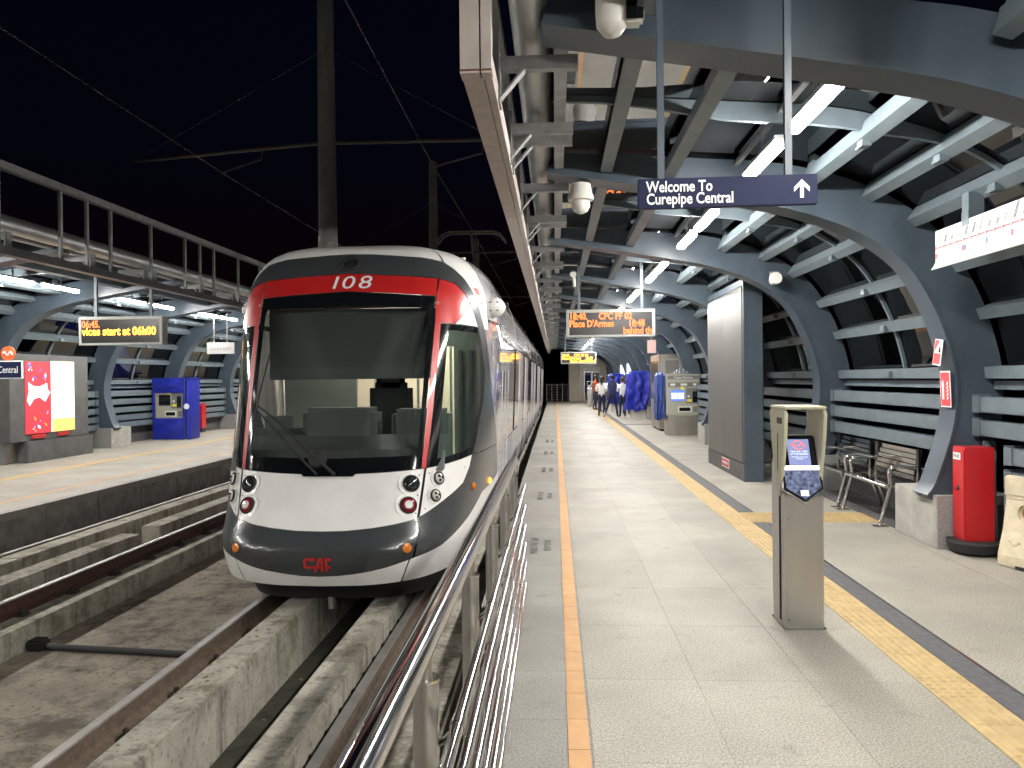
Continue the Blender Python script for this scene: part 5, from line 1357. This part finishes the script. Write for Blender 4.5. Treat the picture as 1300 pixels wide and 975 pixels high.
# ------------------------------------------------------------------ people
def person(label, loc, rz, h, shirt, trousers, sleeve, hair_style, pose, vest=None, skinm='skin'):
    t = thing('person', label, 'person', loc, None, rz); k = h / 1.70
    aL, aR = pose['arms']; lL, lR = pose['legs']
    J = [(0, 0, .93), (0, 0, 1.12), (0, .01, 1.32), (0, 0, 1.44), (0, -.01, 1.53), (0, -.02, 1.63)]
    Rr = [(.155, .105), (.125, .09), (.165, .10), (.075, .065), (.052, .055), (.082, .095)]
    E = [(0, 1), (1, 2), (2, 3), (3, 4), (4, 5)]
    def addv(p, r, fr): J.append(p); Rr.append(r if isinstance(r, tuple) else (r, r)); E.append((fr, len(J) - 1)); return len(J) - 1
    hands = []
    for sg, arm in ((-1, aL), (1, aR)):
        s0 = addv((sg * .175, 0, 1.37), .058, 2); el = addv(arm[0], .043, s0); wr = addv(arm[1], .030, el)
        d = (Vector(arm[1]) - Vector(arm[0])).normalized(); hd = addv(tuple(Vector(arm[1]) + d * .07), (.038, .018), wr); hands.append((Vector(arm[1]), d, sg))
    for sg, leg in ((-1, lL), (1, lR)):
        hp = addv((sg * .085, 0, .88), (.088, .092), 0); kn = addv(leg[0], .06, hp); an = addv((leg[1][0], leg[1][1], .085), .042, kn)
        toe = addv((leg[1][0] + sg * .02, leg[1][1] - .15, .035), (.042, .03), an)
    me = bpy.data.meshes.new('body'); me.from_pydata([tuple(c * k for c in p) for p in J], E, []); me.update()
    o = bpy.data.objects.new('body', me); COL.objects.link(o)
    md = o.modifiers.new('skin', 'SKIN'); o.modifiers.new('sub', 'SUBSURF').levels = 1
    for i, v in enumerate(me.skin_vertices[0].data): v.radius = (Rr[i][0] * k, Rr[i][1] * k); v.use_root = (i == 0)
    bpy.context.view_layer.update()
    bm_e = bpy.data.meshes.new_from_object(o.evaluated_get(bpy.context.evaluated_depsgraph_get())); bpy.data.objects.remove(o)
    for f in bm_e.polygons: f.use_smooth = True
    bm_e.materials.clear()
    for m in ('skin', shirt, trousers, 'shoe', sleeve, vest or shirt): bm_e.materials.append(MATS[m])
    for f in bm_e.polygons:
        c = f.center / k
        if c.z > 1.475 and abs(c.x) < .14: i = 0
        elif c.z < .085: i = 3
        elif abs(c.x) < .19 and c.z > .95: i = 5 if abs(c.x) < .15 else 1
        elif c.z < .95 and abs(c.x) < .2 + .1 * (c.z < .6): i = 2
        else:
            near = min(((c - w).length for w, d, sg in hands)); i = 0 if near < .06 or min(((c - (w + d * .07)).length for w, d, sg in hands)) < .06 else 4
        f.material_index = i
    link('body', bm_e, t)
    fb = MB()
    for w, d, sg in hands:
        pal = w + d * .09; side = d.cross(Vector((0, 1, 0))).normalized() if abs(d.y) < .9 else Vector((1, 0, 0)); up = side.cross(d).normalized()
        for q in range(4):
            a = pal + side * ((q - 1.5) * .016); L = (.062, .072, .068, .052)[q]
            fb.tube([a * k, (a + d * L * .55) * k, (a + d * L + up * .016) * k], [.0085 * k, .008 * k, .006 * k], 6)
        th_ = w + d * .035 + side * .03; fb.tube([th_ * k, (th_ + side * .022 + d * .03) * k, (th_ + side * .024 + d * .058) * k], [.010 * k, .009 * k, .007 * k], 6)
    link('fingers', fb.mesh('fingers', 'skin', smooth=True), t)
    # head details: hair cap, face
    hb = MB(); hc = Vector((0, -.02, 1.635))
    def blob(c, rx, ry, rz_, zcut=None, n=16, m=10):
        b = MB()
        for i in range(m + 1):
            ph = PI * i / m
            for j in range(n):
                a = 2 * PI * j / n; b.v.append(((c[0] + rx * math.sin(ph) * math.cos(a)) * k, (c[1] + ry * math.sin(ph) * math.sin(a)) * k, (c[2] + rz_ * math.cos(ph)) * k))
        b.f = [(i * n + j, i * n + (j + 1) % n, (i + 1) * n + (j + 1) % n, (i + 1) * n + j) for i in range(m) for j in range(n)]; return b
    link('head_hair', blob((0, .012, 1.655), .090, .100, .088).mesh('head_hair', 'hair', smooth=True), t)
    if hair_style == 'tail': link('pony_tail', MB().tube([(0, .09 * k, 1.66 * k), (0, .13 * k, 1.60 * k), (0, .125 * k, 1.48 * k), (0, .11 * k, 1.36 * k)], [.035 * k, .042 * k, .035 * k, .012 * k], 8).mesh('pony_tail', 'hair', smooth=True), t)
    if hair_style == 'bun': link('hair_bun', blob((0, .115, 1.65), .05, .045, .05).mesh('hair_bun', 'hair', smooth=True), t)
    fc = MB().tube([(0, -.105 * k, 1.645 * k), (0, -.128 * k, 1.615 * k), (0, -.112 * k, 1.605 * k)], [.008 * k, .013 * k, .010 * k], 6); link('nose', fc.mesh('nose', 'skin', smooth=True), t)
    link('mouth', MB().box(-.024 * k, .024 * k, -.113 * k, -.105 * k, 1.572 * k, 1.580 * k).mesh('mouth', 'logo_red'), t)
    for sg in (-1, 1):
        link('eye', MB().lathe([(.011 * k, 0), (.007 * k, .005 * k), (.001, .006 * k)], 8, Matrix.Translation((sg * .032 * k, -.108 * k, 1.645 * k)) @ Matrix.Rotation(PI / 2, 4, 'X')).mesh('eye', 'black_rubber'), t)
        link('ear', blob((sg * .086, 0, 1.63), .012, .022, .032, n=8, m=6).mesh('ear', 'skin', smooth=True), t)
    return t
DOWN = [((-.24, .02, 1.12), (-.24, -.06, .88)), ((.24, .02, 1.12), (.24, -.06, .88))]
FOLD = [((-.25, .03, 1.13), (-.10, -.20, 1.10)), ((.25, .03, 1.13), (.10, -.20, 1.12))]
BACK = [((-.28, .05, 1.14), (-.20, -.10, 1.00)), ((.28, .05, 1.14), (.22, -.08, .98))]
STAND = [((-.10, -.02, .48), (-.11, .02)), ((.10, -.01, .48), (.12, .03))]
WIDE = [((-.15, -.02, .48), (-.20, .04)), ((.19, -.03, .48), (.32, .02))]
STEP = [((-.10, -.10, .48), (-.11, -.06)), ((.10, .06, .47), (.12, .20))]
# local -y is the front of the body
person('person in white shirt with a pony tail, dark trousers, back turned, leftmost of the staff', (1.94, 32.0, 0), R(175), 1.66, 'shirt_white', 'trouser_navy', 'shirt_white', 'tail', {'arms': FOLD, 'legs': STAND})
person('person in navy waistcoat and white sleeves standing legs apart, back to the camera', (2.36, 31.6, 0), R(182), 1.74, 'vest_navy', 'trouser_navy', 'shirt_white', 'short', {'arms': BACK, 'legs': WIDE}, 'vest_navy')
person('person in white shirt and navy trousers beside the blue-wrapped machine, back turned', (2.78, 31.6, 0), R(195), 1.63, 'shirt_white', 'trouser_navy', 'shirt_white', 'bun', {'arms': FOLD, 'legs': STAND})
person('person in dark clothes facing the camera behind the staff in white shirts', (3.10, 33.4, 0), R(10), 1.76, 'vest_navy', 'trouser_navy', 'skin', 'short', {'arms': FOLD, 'legs': STAND})
person('person in orange T-shirt and dark shorts carrying a pale bag, left of the staff', (2.02, 38.5, 0), R(60), 1.74, 'shirt_orange', 'vest_navy', 'skin', 'short', {'arms': DOWN, 'legs': STEP})
person('person in blue top standing behind the pony-tailed staff member', (2.25, 36.4, 0), R(20), 1.68, 'shirt_blue', 'trouser_navy', 'skin', 'short', {'arms': DOWN, 'legs': STAND})
t = thing('shoulder_bag', 'pale bag carried by the person in orange', 'bag', (1.78, 38.7, .85)); part(t, 'bag', MB().box(1.66, 1.86, 38.6, 38.8, .78, 1.15), 'cloth_light', bevel=.05); part(t, 'strap', MB().tube([(1.72, 38.7, 1.14), (1.84, 38.65, 1.40), (1.95, 38.6, 1.44)], .012, 6), 'cloth_light')
